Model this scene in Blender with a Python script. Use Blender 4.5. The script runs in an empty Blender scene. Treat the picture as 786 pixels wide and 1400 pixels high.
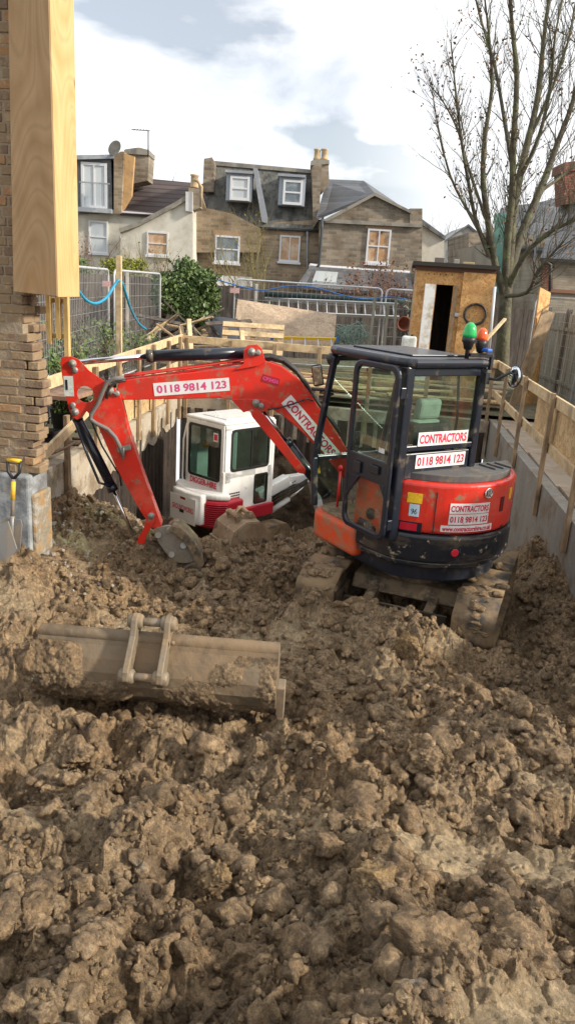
import bpy, bmesh, math, random
import numpy as np
from mathutils import Vector, Matrix
random.seed(7); rng=np.random.default_rng(11)
scn=bpy.context.scene; COL=scn.collection
PI=math.pi; rad=math.radians
# ------------------------------------------------------------------ camera
CAMZ=1.95; FPX=1011.; PITCH=rad(17); ROLL=rad(-3.7); YAW=rad(7.3)
cam=bpy.data.objects.new('camera',bpy.data.cameras.new('camera')); COL.objects.link(cam)
RM=Matrix.Rotation(YAW,3,'Z')@Matrix.Rotation(PI/2-PITCH,3,'X')@Matrix.Rotation(-ROLL,3,'Z')
cam.matrix_world=Matrix.Translation((0,0,CAMZ))@RM.to_4x4()
cam.data.sensor_fit='VERTICAL'; cam.data.sensor_height=36; cam.data.lens=FPX/1400*36
cam.data.clip_start=.05; cam.data.clip_end=3000
scn.camera=cam
# measured directions: where a sight line of the survey photo meets a real plane
def ray(x,y): return RM@Vector(((x-393)/FPX,-(y-700)/FPX,-1))
O=Vector((0,0,CAMZ))
def at(x,y,Y): v=ray(x,y); return O+v*(Y/v.y)
def atx(x,y,X): v=ray(x,y); return O+v*(X/v.x)
def atz(x,y,Z): v=ray(x,y); return O+v*((Z-CAMZ)/v.z)
def on(x,y,p,n):
    v=ray(x,y); return O+v*((Vector(p)-O).dot(n)/v.dot(n))
# ------------------------------------------------------------------ tags
def tag(o,label=None,cat=None,group=None,kind=None):
    if label: o['label']=label
    if cat: o['category']=cat
    if group: o['group']=group
    if kind: o['kind']=kind
    return o
def thing(name,label,cat,loc=(0,0,0),rz=0,group=None,rot=None):
    o=bpy.data.objects.new(name,None); COL.objects.link(o); o.empty_display_size=.2
    o.location=loc; o.rotation_euler=rot if rot else (0,0,rz)
    return tag(o,label,cat,group)
# ------------------------------------------------------------------ mesh builder
class MB:
    def __init__(s): s.bm=bmesh.new()
    def box(s,c,d,rot=None,bev=0):
        m=Matrix.Translation(c)@(rot.to_4x4() if rot else Matrix())@Matrix.Diagonal((d[0],d[1],d[2],1))
        r=bmesh.ops.create_cube(s.bm,size=1,matrix=m); return s
    def bar(s,a,b,w,h,up=(0,0,1)):
        a=Vector(a);b=Vector(b);z=(b-a);L=z.length;z=z.normalized();u=Vector(up)
        x=u.cross(z)
        if x.length<1e-3: x=Vector((1,0,0)).cross(z)
        x.normalize(); y=z.cross(x)
        R=Matrix((x,y,z)).transposed()
        return s.box((a+b)/2,(w,h,L),R)
    def cyl(s,a,b,r,r2=None,n=12,cap=True):
        a=Vector(a);b=Vector(b);z=(b-a).normalized();r2=r if r2 is None else r2
        x=z.orthogonal().normalized();y=z.cross(x)
        A=[];B=[]
        for i in range(n):
            t=2*PI*i/n;d=x*math.cos(t)+y*math.sin(t)
            A.append(s.bm.verts.new(a+d*r));B.append(s.bm.verts.new(b+d*r2))
        for i in range(n): 
            f=s.bm.faces.new((A[i],A[(i+1)%n],B[(i+1)%n],B[i])); f.smooth=True
        if cap:
            s.bm.faces.new(A[::-1]); s.bm.faces.new(B)
        return s
    def tube(s,pts,r,n=6,cap=True):
        pts=[Vector(p) for p in pts]; rs=r if isinstance(r,(list,tuple)) else [r]*len(pts)
        rings=[];x=None
        for i,p in enumerate(pts):
            d=(pts[min(i+1,len(pts)-1)]-pts[max(i-1,0)]).normalized()
            if x is None: x=d.orthogonal().normalized()
            else:
                x=x-d*x.dot(d)
                x=x.normalized() if x.length>1e-5 else d.orthogonal().normalized()
            y=d.cross(x)
            rings.append([s.bm.verts.new(p+(x*math.cos(2*PI*k/n)+y*math.sin(2*PI*k/n))*rs[i]) for k in range(n)])
        for a,b in zip(rings,rings[1:]):
            for k in range(n):
                f=s.bm.faces.new((a[k],a[(k+1)%n],b[(k+1)%n],b[k])); f.smooth=True
        if cap and n>2:
            s.bm.faces.new(rings[0][::-1]); s.bm.faces.new(rings[-1])
        return s
    def prism(s,poly,vec,smooth=False):
        vec=Vector(vec);A=[s.bm.verts.new(p) for p in poly];B=[s.bm.verts.new(Vector(p)+vec) for p in poly]
        n=len(A)
        s.bm.faces.new(A);s.bm.faces.new(B[::-1])
        for i in range(n):
            f=s.bm.faces.new((A[(i+1)%n],A[i],B[i],B[(i+1)%n])); f.smooth=smooth
        return s
    def holed(s,outer,inner,vec):
        vec=Vector(vec); n=len(outer)   # same count rings
        V=[[s.bm.verts.new(Vector(p)+o) for p in ring] for o in (Vector(),vec) for ring in (outer,inner)]
        ao,ai,bo,bi=V
        for i in range(n):
            j=(i+1)%n
            s.bm.faces.new((ao[i],ao[j],ai[j],ai[i]));s.bm.faces.new((bo[j],bo[i],bi[i],bi[j]))
            s.bm.faces.new((ao[j],ao[i],bo[i],bo[j]));s.bm.faces.new((ai[i],ai[j],bi[j],bi[i]))
        return s
    def lathe(s,prof,c,axis=(0,0,1),n=16):
        z=Vector(axis).normalized();x=z.orthogonal().normalized();y=z.cross(x);c=Vector(c);rings=[]
        for r,h in prof:
            rings.append([s.bm.verts.new(c+z*h+(x*math.cos(2*PI*k/n)+y*math.sin(2*PI*k/n))*max(r,.0005)) for k in range(n)])
        for a,b in zip(rings,rings[1:]):
            for k in range(n):
                f=s.bm.faces.new((a[k],a[(k+1)%n],b[(k+1)%n],b[k])); f.smooth=True
        s.bm.faces.new(rings[0][::-1]);s.bm.faces.new(rings[-1])
        return s
    def build(s,name,mat,parent=None,bevel=0,seg=2,local=None):
        bmesh.ops.recalc_face_normals(s.bm,faces=s.bm.faces)
        me=bpy.data.meshes.new(name)
        if local is not None: s.bm.transform(local)
        s.bm.to_mesh(me);s.bm.free()
        o=bpy.data.objects.new(name,me);COL.objects.link(o)
        if mat: me.materials.append(mat)
        if parent: o.parent=parent
        if bevel:
            m=o.modifiers.new('bevel','BEVEL');m.width=bevel;m.segments=seg;m.limit_method='ANGLE';m.angle_limit=rad(40);m.harden_normals=False
        return o
def npmesh(name,V,F,mat,parent=None,smooth=False,nside=None):
    me=bpy.data.meshes.new(name); V=np.asarray(V,np.float32);F=np.asarray(F,np.int32)
    k=F.shape[1];me.vertices.add(len(V));me.vertices.foreach_set('co',V.ravel())
    me.loops.add(F.size);me.loops.foreach_set('vertex_index',F.ravel())
    me.polygons.add(len(F));me.polygons.foreach_set('loop_start',np.arange(0,F.size,k,dtype=np.int32))
    me.polygons.foreach_set('loop_total',np.full(len(F),k,np.int32))
    me.polygons.foreach_set('use_smooth',np.full(len(F),smooth,bool))
    me.update(calc_edges=True);me.validate()
    o=bpy.data.objects.new(name,me);COL.objects.link(o);me.materials.append(mat)
    if parent:o.parent=parent
    return o
def copy_tree(o,parent=None):
    c=o.copy();COL.objects.link(c);c.parent=parent
    for ch in [q for q in bpy.data.objects if q.parent==o]: copy_tree(ch,c)
    return c
# ------------------------------------------------------------------ materials
def mat(name,col,rough=.7,metal=0,spec=.5,n1=None,n2=None,bump=0,bscale=20,alpha=None,coat=0,trans=0,emis=None,dirt=None,ior=1.45,coord='Object'):
    """n1=(colour2,scale,lo,hi) first colour variation; n2 same; dirt=(colour,scale,lo,hi[,zfade])"""
    m=bpy.data.materials.new(name);m.use_nodes=True;nt=m.node_tree;N=nt.nodes;L=nt.links
    b=N['Principled BSDF'];b.inputs['Roughness'].default_value=rough;b.inputs['Metallic'].default_value=metal
    b.inputs['Base Color'].default_value=(*col,1);b.inputs['Coat Weight'].default_value=coat
    b.inputs['Specular IOR Level'].default_value=spec;b.inputs['Transmission Weight'].default_value=trans;b.inputs['IOR'].default_value=ior
    tc=N.new('ShaderNodeTexCoord')
    prev=None
    for q in (n1,n2,dirt):
        if not q: continue
        c2,sc,lo,hi=q[:4]
        t=N.new('ShaderNodeTexNoise');t.inputs['Scale'].default_value=sc;t.inputs['Detail'].default_value=7;t.inputs['Roughness'].default_value=.65
        L.new(tc.outputs[coord],t.inputs['Vector'])
        if len(q)>4:
            mp=N.new('ShaderNodeMapping');mp.inputs['Scale'].default_value=q[4];L.new(tc.outputs[coord],mp.inputs[0]);L.new(mp.outputs[0],t.inputs['Vector'])
        r=N.new('ShaderNodeMapRange');r.inputs['From Min'].default_value=lo;r.inputs['From Max'].default_value=hi;L.new(t.outputs['Fac'],r.inputs['Value'])
        x=N.new('ShaderNodeMix');x.data_type='RGBA';L.new(r.outputs[0],x.inputs[0])
        if prev: L.new(prev,x.inputs[6])
        else: x.inputs[6].default_value=(*col,1)
        x.inputs[7].default_value=(*c2,1);prev=x.outputs[2]
        if q is dirt:
            rr=N.new('ShaderNodeMix');rr.data_type='FLOAT';L.new(r.outputs[0],rr.inputs[0]);rr.inputs[2].default_value=rough;rr.inputs[3].default_value=.85
            L.new(rr.outputs[0],b.inputs['Roughness'])
            if metal: 
                mm=N.new('ShaderNodeMix');mm.data_type='FLOAT';L.new(r.outputs[0],mm.inputs[0]);mm.inputs[2].default_value=metal;mm.inputs[3].default_value=0;L.new(mm.outputs[0],b.inputs['Metallic'])
    if prev: L.new(prev,b.inputs['Base Color'])
    if bump:
        t=N.new('ShaderNodeTexNoise');t.inputs['Scale'].default_value=bscale;t.inputs['Detail'].default_value=6;L.new(tc.outputs[coord],t.inputs['Vector'])
        bp=N.new('ShaderNodeBump');bp.inputs['Strength'].default_value=1;bp.inputs['Distance'].default_value=bump;L.new(t.outputs['Fac'],bp.inputs['Height']);L.new(bp.outputs[0],b.inputs['Normal'])
    return m
MUD=(.20,.135,.08)
def glassmat(name,tint=(.75,.85,.82),rough=.02,fac=.35,dirtc=(.25,.2,.15),dl=.56,dh=.8):
    m=bpy.data.materials.new(name);m.use_nodes=True;nt=m.node_tree;N=nt.nodes;L=nt.links
    for n in list(N):
        if n.type!='OUTPUT_MATERIAL':N.remove(n)
    out=N['Material Output'];tr=N.new('ShaderNodeBsdfTransparent');tr.inputs[0].default_value=(*tint,1)
    gl=N.new('ShaderNodeBsdfGlossy');gl.inputs['Roughness'].default_value=rough;gl.inputs[0].default_value=(.9,.95,.95,1)
    fr=N.new('ShaderNodeFresnel');fr.inputs[0].default_value=1.5
    ge=N.new('ShaderNodeNewGeometry');nb=N.new('ShaderNodeMath');nb.operation='SUBTRACT';nb.inputs[0].default_value=1;L.new(ge.outputs['Backfacing'],nb.inputs[1])
    m0=N.new('ShaderNodeMath');m0.operation='MULTIPLY_ADD';L.new(fr.outputs[0],m0.inputs[0]);m0.inputs[1].default_value=1.;m0.inputs[2].default_value=fac*.15
    mr=N.new('ShaderNodeMath');mr.operation='MULTIPLY';L.new(m0.outputs[0],mr.inputs[0]);L.new(nb.outputs[0],mr.inputs[1])
    mx=N.new('ShaderNodeMixShader');L.new(mr.outputs[0],mx.inputs[0]);L.new(tr.outputs[0],mx.inputs[1]);L.new(gl.outputs[0],mx.inputs[2])
    df=N.new('ShaderNodeBsdfDiffuse');df.inputs[0].default_value=(*dirtc,1)
    tc=N.new('ShaderNodeTexCoord');t=N.new('ShaderNodeTexNoise');t.inputs['Scale'].default_value=7;t.inputs['Detail'].default_value=8;L.new(tc.outputs['Object'],t.inputs['Vector'])
    r=N.new('ShaderNodeMapRange');r.inputs['From Min'].default_value=dl;r.inputs['From Max'].default_value=dh;r.inputs['To Max'].default_value=.7;r.inputs['To Min'].default_value=.025;L.new(t.outputs['Fac'],r.inputs['Value'])
    m2=N.new('ShaderNodeMixShader');L.new(r.outputs[0],m2.inputs[0]);L.new(mx.outputs[0],m2.inputs[1]);L.new(df.outputs[0],m2.inputs[2])
    L.new(m2.outputs[0],out.inputs[0]);return m
def brickmat(name,c1,c2,mort,axes='xz',scale=1.,bw=.225,rh=.075,blotch=None):
    m=bpy.data.materials.new(name);m.use_nodes=True;nt=m.node_tree;N=nt.nodes;L=nt.links;b=N['Principled BSDF'];b.inputs['Roughness'].default_value=.9
    tc=N.new('ShaderNodeTexCoord');sp=N.new('ShaderNodeSeparateXYZ');cb=N.new('ShaderNodeCombineXYZ');L.new(tc.outputs['Object'],sp.inputs[0])
    L.new(sp.outputs['XYZ'.index(axes[0].upper())],cb.inputs[0]);L.new(sp.outputs['XYZ'.index(axes[1].upper())],cb.inputs[1])
    bt=N.new('ShaderNodeTexBrick');L.new(cb.outputs[0],bt.inputs['Vector']);bt.inputs['Scale'].default_value=scale
    bt.inputs['Brick Width'].default_value=bw;bt.inputs['Row Height'].default_value=rh;bt.inputs['Mortar Size'].default_value=.006
    bt.inputs['Color1'].default_value=(*c1,1);bt.inputs['Color2'].default_value=(*c2,1);bt.inputs['Mortar'].default_value=(*mort,1);bt.inputs['Bias'].default_value=-.1
    no=N.new('ShaderNodeTexNoise');no.inputs['Scale'].default_value=1.3;no.inputs['Detail'].default_value=8;L.new(tc.outputs['Object'],no.inputs['Vector'])
    r=N.new('ShaderNodeMapRange');r.inputs['From Min'].default_value=.4;r.inputs['From Max'].default_value=.7;L.new(no.outputs['Fac'],r.inputs['Value'])
    x=N.new('ShaderNodeMix');x.data_type='RGBA';x.blend_type='MULTIPLY';L.new(r.outputs[0],x.inputs[0]);L.new(bt.outputs['Color'],x.inputs[6]);x.inputs[7].default_value=(*(blotch or (.55,.5,.45)),1)
    L.new(x.outputs[2],b.inputs['Base Color']);bp=N.new('ShaderNodeBump');bp.inputs['Distance'].default_value=.01;bp.invert=True;L.new(bt.outputs['Fac'],bp.inputs['Height']);L.new(bp.outputs[0],b.inputs['Normal'])
    return m
def stripemat(name,c1,c2,axis,freq,rough=.8,n=None,sharp=(.8,.97)):
    """boards or tile courses: thin dark joints repeated along an axis"""
    m=bpy.data.materials.new(name);m.use_nodes=True;nt=m.node_tree;N=nt.nodes;L=nt.links;b=N['Principled BSDF'];b.inputs['Roughness'].default_value=rough
    tc=N.new('ShaderNodeTexCoord');sp=N.new('ShaderNodeSeparateXYZ');L.new(tc.outputs['Object'],sp.inputs[0])
    mu=N.new('ShaderNodeMath');mu.operation='MULTIPLY';mu.inputs[1].default_value=freq;L.new(sp.outputs['XYZ'.index(axis.upper())],mu.inputs[0])
    fr=N.new('ShaderNodeMath');fr.operation='FRACT';L.new(mu.outputs[0],fr.inputs[0])
    fl=N.new('ShaderNodeMath');fl.operation='FLOOR';L.new(mu.outputs[0],fl.inputs[0])
    wn=N.new('ShaderNodeTexWhiteNoise');wn.noise_dimensions='1D';L.new(fl.outputs[0],wn.inputs['W'])
    no=N.new('ShaderNodeTexNoise');no.inputs['Scale'].default_value=4;no.inputs['Detail'].default_value=9;L.new(tc.outputs['Object'],no.inputs['Vector'])
    ad=N.new('ShaderNodeMath');ad.operation='ADD';L.new(wn.outputs[0],ad.inputs[0]);L.new(no.outputs['Fac'],ad.inputs[1])
    mr=N.new('ShaderNodeMapRange');mr.inputs['From Min'].default_value=.4;mr.inputs['From Max'].default_value=1.6;mr.inputs['To Min'].default_value=.65;mr.inputs['To Max'].default_value=1.25;L.new(ad.outputs[0],mr.inputs['Value'])
    r=N.new('ShaderNodeMapRange');r.inputs['From Min'].default_value=sharp[0];r.inputs['From Max'].default_value=sharp[1];L.new(fr.outputs[0],r.inputs['Value'])
    x=N.new('ShaderNodeMix');x.data_type='RGBA';L.new(r.outputs[0],x.inputs[0]);x.inputs[6].default_value=(*c1,1);x.inputs[7].default_value=(*c2,1)
    y=N.new('ShaderNodeVectorMath');y.operation='SCALE';L.new(x.outputs[2],y.inputs[0]);L.new(mr.outputs[0],y.inputs['Scale'])
    L.new(y.outputs[0],b.inputs['Base Color'])
    bp=N.new('ShaderNodeBump');bp.inputs['Distance'].default_value=.02;bp.invert=True;L.new(r.outputs[0],bp.inputs['Height']);L.new(bp.outputs[0],b.inputs['Normal'])
    return m
def woodmat(name,c1,c2,scale=3,stretch=(1,1,1),rough=.7,dirt=None,knots=False,lines=9):
    m=bpy.data.materials.new(name);m.use_nodes=True;nt=m.node_tree;N=nt.nodes;L=nt.links;b=N['Principled BSDF'];b.inputs['Roughness'].default_value=rough
    tc=N.new('ShaderNodeTexCoord');mp=N.new('ShaderNodeMapping');mp.inputs['Scale'].default_value=stretch;L.new(tc.outputs['Object'],mp.inputs[0])
    a=N.new('ShaderNodeTexNoise');a.inputs['Scale'].default_value=scale;a.inputs['Detail'].default_value=2;L.new(mp.outputs[0],a.inputs['Vector'])
    mu=N.new('ShaderNodeMath');mu.operation='MULTIPLY';mu.inputs[1].default_value=lines;L.new(a.outputs['Fac'],mu.inputs[0])
    fr=N.new('ShaderNodeMath');fr.operation='PINGPONG';fr.inputs[1].default_value=.5;L.new(mu.outputs[0],fr.inputs[0])
    f=N.new('ShaderNodeTexNoise');f.inputs['Scale'].default_value=scale*9;f.inputs['Detail'].default_value=5;L.new(mp.outputs[0],f.inputs['Vector'])
    ad=N.new('ShaderNodeMath');ad.operation='ADD';L.new(fr.outputs[0],ad.inputs[0]);L.new(f.outputs['Fac'],ad.inputs[1])
    r=N.new('ShaderNodeMapRange');r.inputs['From Min'].default_value=.35;r.inputs['From Max'].default_value=1.1;L.new(ad.outputs[0],r.inputs['Value'])
    x=N.new('ShaderNodeMix');x.data_type='RGBA';L.new(r.outputs[0],x.inputs[0]);x.inputs[6].default_value=(*c1,1);x.inputs[7].default_value=(*c2,1)
    last=x.outputs[2]
    if knots:
        lr=N.new('ShaderNodeMapRange');lr.inputs['From Min'].default_value=.0;lr.inputs['From Max'].default_value=.12;lr.inputs['To Min'].default_value=.32;lr.inputs['To Max'].default_value=0;L.new(fr.outputs[0],lr.inputs['Value'])
        k=N.new('ShaderNodeMix');k.data_type='RGBA';L.new(lr.outputs[0],k.inputs[0]);L.new(last,k.inputs[6]);k.inputs[7].default_value=(c2[0]*.62,c2[1]*.5,c2[2]*.4,1);last=k.outputs[2]
        v=N.new('ShaderNodeTexVoronoi');v.inputs['Scale'].default_value=2.2;mp2=N.new('ShaderNodeMapping');mp2.inputs['Scale'].default_value=(1.6,1.6,.8);L.new(tc.outputs['Object'],mp2.inputs[0]);L.new(mp2.outputs[0],v.inputs['Vector'])
        kr=N.new('ShaderNodeMapRange');kr.inputs['From Min'].default_value=.03;kr.inputs['From Max'].default_value=.10;kr.inputs['To Min'].default_value=.85;kr.inputs['To Max'].default_value=0;L.new(v.outputs['Distance'],kr.inputs['Value'])
        k=N.new('ShaderNodeMix');k.data_type='RGBA';L.new(kr.outputs[0],k.inputs[0]);L.new(last,k.inputs[6]);k.inputs[7].default_value=(c2[0]*.45,c2[1]*.35,c2[2]*.3,1);last=k.outputs[2]
    if dirt:
        d=N.new('ShaderNodeTexNoise');d.inputs['Scale'].default_value=dirt[1];d.inputs['Detail'].default_value=8;L.new(tc.outputs['Object'],d.inputs['Vector'])
        dr=N.new('ShaderNodeMapRange');dr.inputs['From Min'].default_value=dirt[2];dr.inputs['From Max'].default_value=dirt[3];L.new(d.outputs['Fac'],dr.inputs['Value'])
        k=N.new('ShaderNodeMix');k.data_type='RGBA';L.new(dr.outputs[0],k.inputs[0]);L.new(last,k.inputs[6]);k.inputs[7].default_value=(*dirt[0],1);last=k.outputs[2]
    L.new(last,b.inputs['Base Color'])
    bp=N.new('ShaderNodeBump');bp.inputs['Distance'].default_value=.003;L.new(f.outputs['Fac'],bp.inputs['Height']);L.new(bp.outputs[0],b.inputs['Normal'])
    return m
def osbmat(name,c1,c2,c3,dirt=None):
    m=bpy.data.materials.new(name);m.use_nodes=True;nt=m.node_tree;N=nt.nodes;L=nt.links;b=N['Principled BSDF'];b.inputs['Roughness'].default_value=.75
    tc=N.new('ShaderNodeTexCoord');v=N.new('ShaderNodeTexVoronoi');v.inputs['Scale'].default_value=26;v.inputs['Randomness'].default_value=1
    no=N.new('ShaderNodeTexNoise');no.inputs['Scale'].default_value=9;L.new(tc.outputs['Object'],no.inputs['Vector'])
    mx=N.new('ShaderNodeMix');mx.data_type='RGBA';mx.inputs[0].default_value=.25;L.new(tc.outputs['Object'],mx.inputs[6]);L.new(no.outputs['Color'],mx.inputs[7]);L.new(mx.outputs[2],v.inputs['Vector'])
    sp=N.new('ShaderNodeSeparateColor');L.new(v.outputs['Color'],sp.inputs[0])
    cr=N.new('ShaderNodeValToRGB');e=cr.color_ramp.elements;e[0].color=(*c1,1);e[1].color=(*c3,1);q=e.new(.45);q.color=(*c2,1);L.new(sp.outputs[0],cr.inputs[0]);last=cr.outputs[0]
    d=N.new('ShaderNodeTexNoise');d.inputs['Scale'].default_value=2.2;d.inputs['Detail'].default_value=8;L.new(tc.outputs['Object'],d.inputs['Vector'])
    dr=N.new('ShaderNodeMapRange');dr.inputs['From Min'].default_value=.5;dr.inputs['From Max'].default_value=.75;dr.inputs['To Max'].default_value=.7;L.new(d.outputs['Fac'],dr.inputs['Value'])
    k=N.new('ShaderNodeMix');k.data_type='RGBA';L.new(dr.outputs[0],k.inputs[0]);L.new(last,k.inputs[6]);k.inputs[7].default_value=(*(dirt or tuple(.6*a for a in c1)),1)
    L.new(k.outputs[2],b.inputs['Base Color']);return m
# ------------------------------------------------------------------ world and sun
SUN_EL=rad(27); SUNDIR=Vector((.98,-.16,0)).normalized()
w=bpy.data.worlds.new('World');scn.world=w;w.use_nodes=True;N=w.node_tree.nodes;L=w.node_tree.links
bg=N['Background'];bg.inputs[1].default_value=.088
sky=N.new('ShaderNodeTexSky');sky.sky_type='NISHITA';sky.sun_disc=False;sky.sun_elevation=SUN_EL;sky.sun_rotation=math.atan2(SUNDIR.x,SUNDIR.y);sky.air_density=1;sky.dust_density=1.5
tc=N.new('ShaderNodeTexCoord');mp=N.new('ShaderNodeMapping');mp.inputs['Scale'].default_value=(1,1,3.2);mp.inputs['Location'].default_value=(.35,.1,.3);L.new(tc.outputs['Generated'],mp.inputs[0])
n1=N.new('ShaderNodeTexNoise');n1.inputs['Scale'].default_value=2.4;n1.inputs['Detail'].default_value=7;n1.inputs['Roughness'].default_value=.5;n1.inputs['Distortion'].default_value=.3;L.new(mp.outputs[0],n1.inputs['Vector'])
r1=N.new('ShaderNodeMapRange');r1.interpolation_type='SMOOTHSTEP';r1.inputs['From Min'].default_value=.365;r1.inputs['From Max'].default_value=.51;L.new(n1.outputs['Fac'],r1.inputs['Value'])
# thicker, greyer bellies
mp2=N.new('ShaderNodeMapping');mp2.inputs['Scale'].default_value=(1,1,5.5);mp2.inputs['Location'].default_value=(3.35,1.7,.62);L.new(tc.outputs['Generated'],mp2.inputs[0])
n2=N.new('ShaderNodeTexNoise');n2.inputs['Scale'].default_value=2.6;n2.inputs['Detail'].default_value=6;n2.inputs['Roughness'].default_value=.45;L.new(mp2.outputs[0],n2.inputs['Vector'])
r2=N.new('ShaderNodeMapRange');r2.interpolation_type='SMOOTHSTEP';r2.inputs['From Min'].default_value=.47;r2.inputs['From Max'].default_value=.62;L.new(n2.outputs['Fac'],r2.inputs['Value'])
# clouds thin and bright towards the sun side (right), greyer to the left
sx=N.new('ShaderNodeSeparateXYZ');L.new(tc.outputs['Generated'],sx.inputs[0])
rs=N.new('ShaderNodeMapRange');rs.interpolation_type='SMOOTHSTEP';rs.inputs['From Min'].default_value=-.12;rs.inputs['From Max'].default_value=.12;rs.inputs['To Min'].default_value=.72;rs.inputs['To Max'].default_value=.0;L.new(sx.outputs[0],rs.inputs['Value'])
mm=N.new('ShaderNodeMath');mm.operation='MULTIPLY';L.new(r2.outputs[0],mm.inputs[0]);L.new(rs.outputs[0],mm.inputs[1])
cc=N.new('ShaderNodeMix');cc.data_type='RGBA';L.new(mm.outputs[0],cc.inputs[0]);cc.inputs[6].default_value=(10.6,10.7,10.9,1);cc.inputs[7].default_value=(7.2,7.7,8.6,1)
iv=N.new('ShaderNodeMath');iv.operation='MAXIMUM';L.new(r1.outputs[0],iv.inputs[0])
rv=N.new('ShaderNodeMath');rv.operation='SUBTRACT';rv.inputs[0].default_value=1;L.new(rs.outputs[0],rv.inputs[1]);L.new(rv.outputs[0],iv.inputs[1])
fm=N.new('ShaderNodeMath');fm.operation='MULTIPLY_ADD';fm.inputs[1].default_value=.84;fm.inputs[2].default_value=.12;L.new(iv.outputs[0],fm.inputs[0])
mx=N.new('ShaderNodeMix');mx.data_type='RGBA';L.new(fm.outputs[0],mx.inputs[0]);L.new(sky.outputs[0],mx.inputs[6]);L.new(cc.outputs[2],mx.inputs[7]);L.new(mx.outputs[2],bg.inputs[0])
sl=bpy.data.lights.new('sun','SUN');sl.energy=3.8;sl.angle=rad(4);sl.color=(1,.91,.78)
so=bpy.data.objects.new('sun',sl);COL.objects.link(so)
sd=Vector((SUNDIR.x*math.cos(SUN_EL),SUNDIR.y*math.cos(SUN_EL),math.sin(SUN_EL)));so.rotation_euler=sd.to_track_quat('Z','Y').to_euler()
scn.view_settings.view_transform='Standard';scn.view_settings.look='None';scn.view_settings.gamma=1;scn.view_settings.exposure=.50;scn.view_settings.use_curve_mapping=False
# ------------------------------------------------------------------ numpy noise
def hsh(ix,iy,k):
    h=(ix.astype(np.int64)*73856093)^(iy.astype(np.int64)*19349663)^(k*83492791)
    h=(h^(h>>13))*1274126177&0x7fffffff;h=(h^(h>>16))&0x7fffffff
    h=(h*2246822519)&0x7fffffff
    return ((h>>7)&0xffff)/65535.
def vnoise(x,y,s,k=0):
    x=x/s;y=y/s;ix=np.floor(x);iy=np.floor(y);fx=x-ix;fy=y-iy
    fx=fx*fx*(3-2*fx);fy=fy*fy*(3-2*fy);ix=ix.astype(np.int64);iy=iy.astype(np.int64)
    return ((hsh(ix,iy,k)*(1-fx)+hsh(ix+1,iy,k)*fx)*(1-fy)+(hsh(ix,iy+1,k)*(1-fx)+hsh(ix+1,iy+1,k)*fx)*fy)*2-1
def fbm(x,y,s,k=0,o=4,g=.5):
    a=1;t=0
    for i in range(o): t=t+a*vnoise(x+i*17.3,y-i*9.1,s,k+i);s*=.5;a*=g
    return t
def lumps(x,y,s,k,rmin=.35,rmax=.8,p=1.):
    """union of rounded clods on a jittered lattice: 0..1"""
    gx=x/s;gy=y/s;ix=np.floor(gx).astype(np.int64);iy=np.floor(gy).astype(np.int64);out=np.zeros_like(x)
    for dx in (-1,0,1):
        for dy in (-1,0,1):
            cx=ix+dx;cy=iy+dy
            px=cx+hsh(cx,cy,k);py=cy+hsh(cx,cy,k+1);r=rmin+(rmax-rmin)*hsh(cx,cy,k+2)**1.5
            a=hsh(cx,cy,k+3)*PI;e=.65+.6*hsh(cx,cy,k+4)
            ux=gx-px;uy=gy-py;vx=(ux*np.cos(a)+uy*np.sin(a))*e;vy=(-ux*np.sin(a)+uy*np.cos(a))/e
            q=1-(vx*vx+vy*vy)/(r*r)
            out=np.maximum(out,np.sqrt(np.maximum(q,0))*r/rmax*(.5+.5*hsh(cx,cy,k+5)) if p==1 else np.maximum(q,0)**p*r/rmax)
    return out
def gauss(x,y,cx,cy,sx,sy,a=0):
    c,s=math.cos(a),math.sin(a);u=(x-cx)*c+(y-cy)*s;v=-(x-cx)*s+(y-cy)*c
    return np.exp(-(u*u/(sx*sx)+v*v/(sy*sy))/2)
def facets(x,y,s,k,off,tilt,crack,cw=.10):
    """broken angular clods: every cell is a tilted slab with a cleft round it"""
    gx=x/s;gy=y/s;ix=np.floor(gx).astype(np.int64);iy=np.floor(gy).astype(np.int64)
    f1=np.full_like(x,9.);f2=np.full_like(x,9.);h=np.zeros_like(x)
    for dx in (-1,0,1):
        for dy in (-1,0,1):
            cx=ix+dx;cy=iy+dy;px=cx+.1+.8*hsh(cx,cy,k);py=cy+.1+.8*hsh(cx,cy,k+1);ux=gx-px;uy=gy-py
            a=hsh(cx,cy,k+2)*PI;e=.8+.4*hsh(cx,cy,k+3);d=np.hypot((ux*np.cos(a)+uy*np.sin(a))*e,(-ux*np.sin(a)+uy*np.cos(a))/e)
            v=off*(hsh(cx,cy,k+4)-.5)*2+tilt*s*((hsh(cx,cy,k+5)-.5)*2*ux+(hsh(cx,cy,k+6)-.5)*2*uy)
            m=d<f1;f2=np.where(m,f1,np.minimum(f2,d));h=np.where(m,v,h);f1=np.where(m,d,f1)
    e=np.clip((f2-f1)/cw,0,1);return h*(.35+.65*e)-crack*(1-e)**1.5
PY=[-3,-1,1,1.5,2.5,3.3,4.2,5,6,6.6,7.4,8.2,9,9.8,13.5];PZ=[.45,.4,.3,.14,-.15,-.40,-.52,-.66,-.86,-.90,-.86,-.98,-1.5,-2.1,-2.2]
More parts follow.
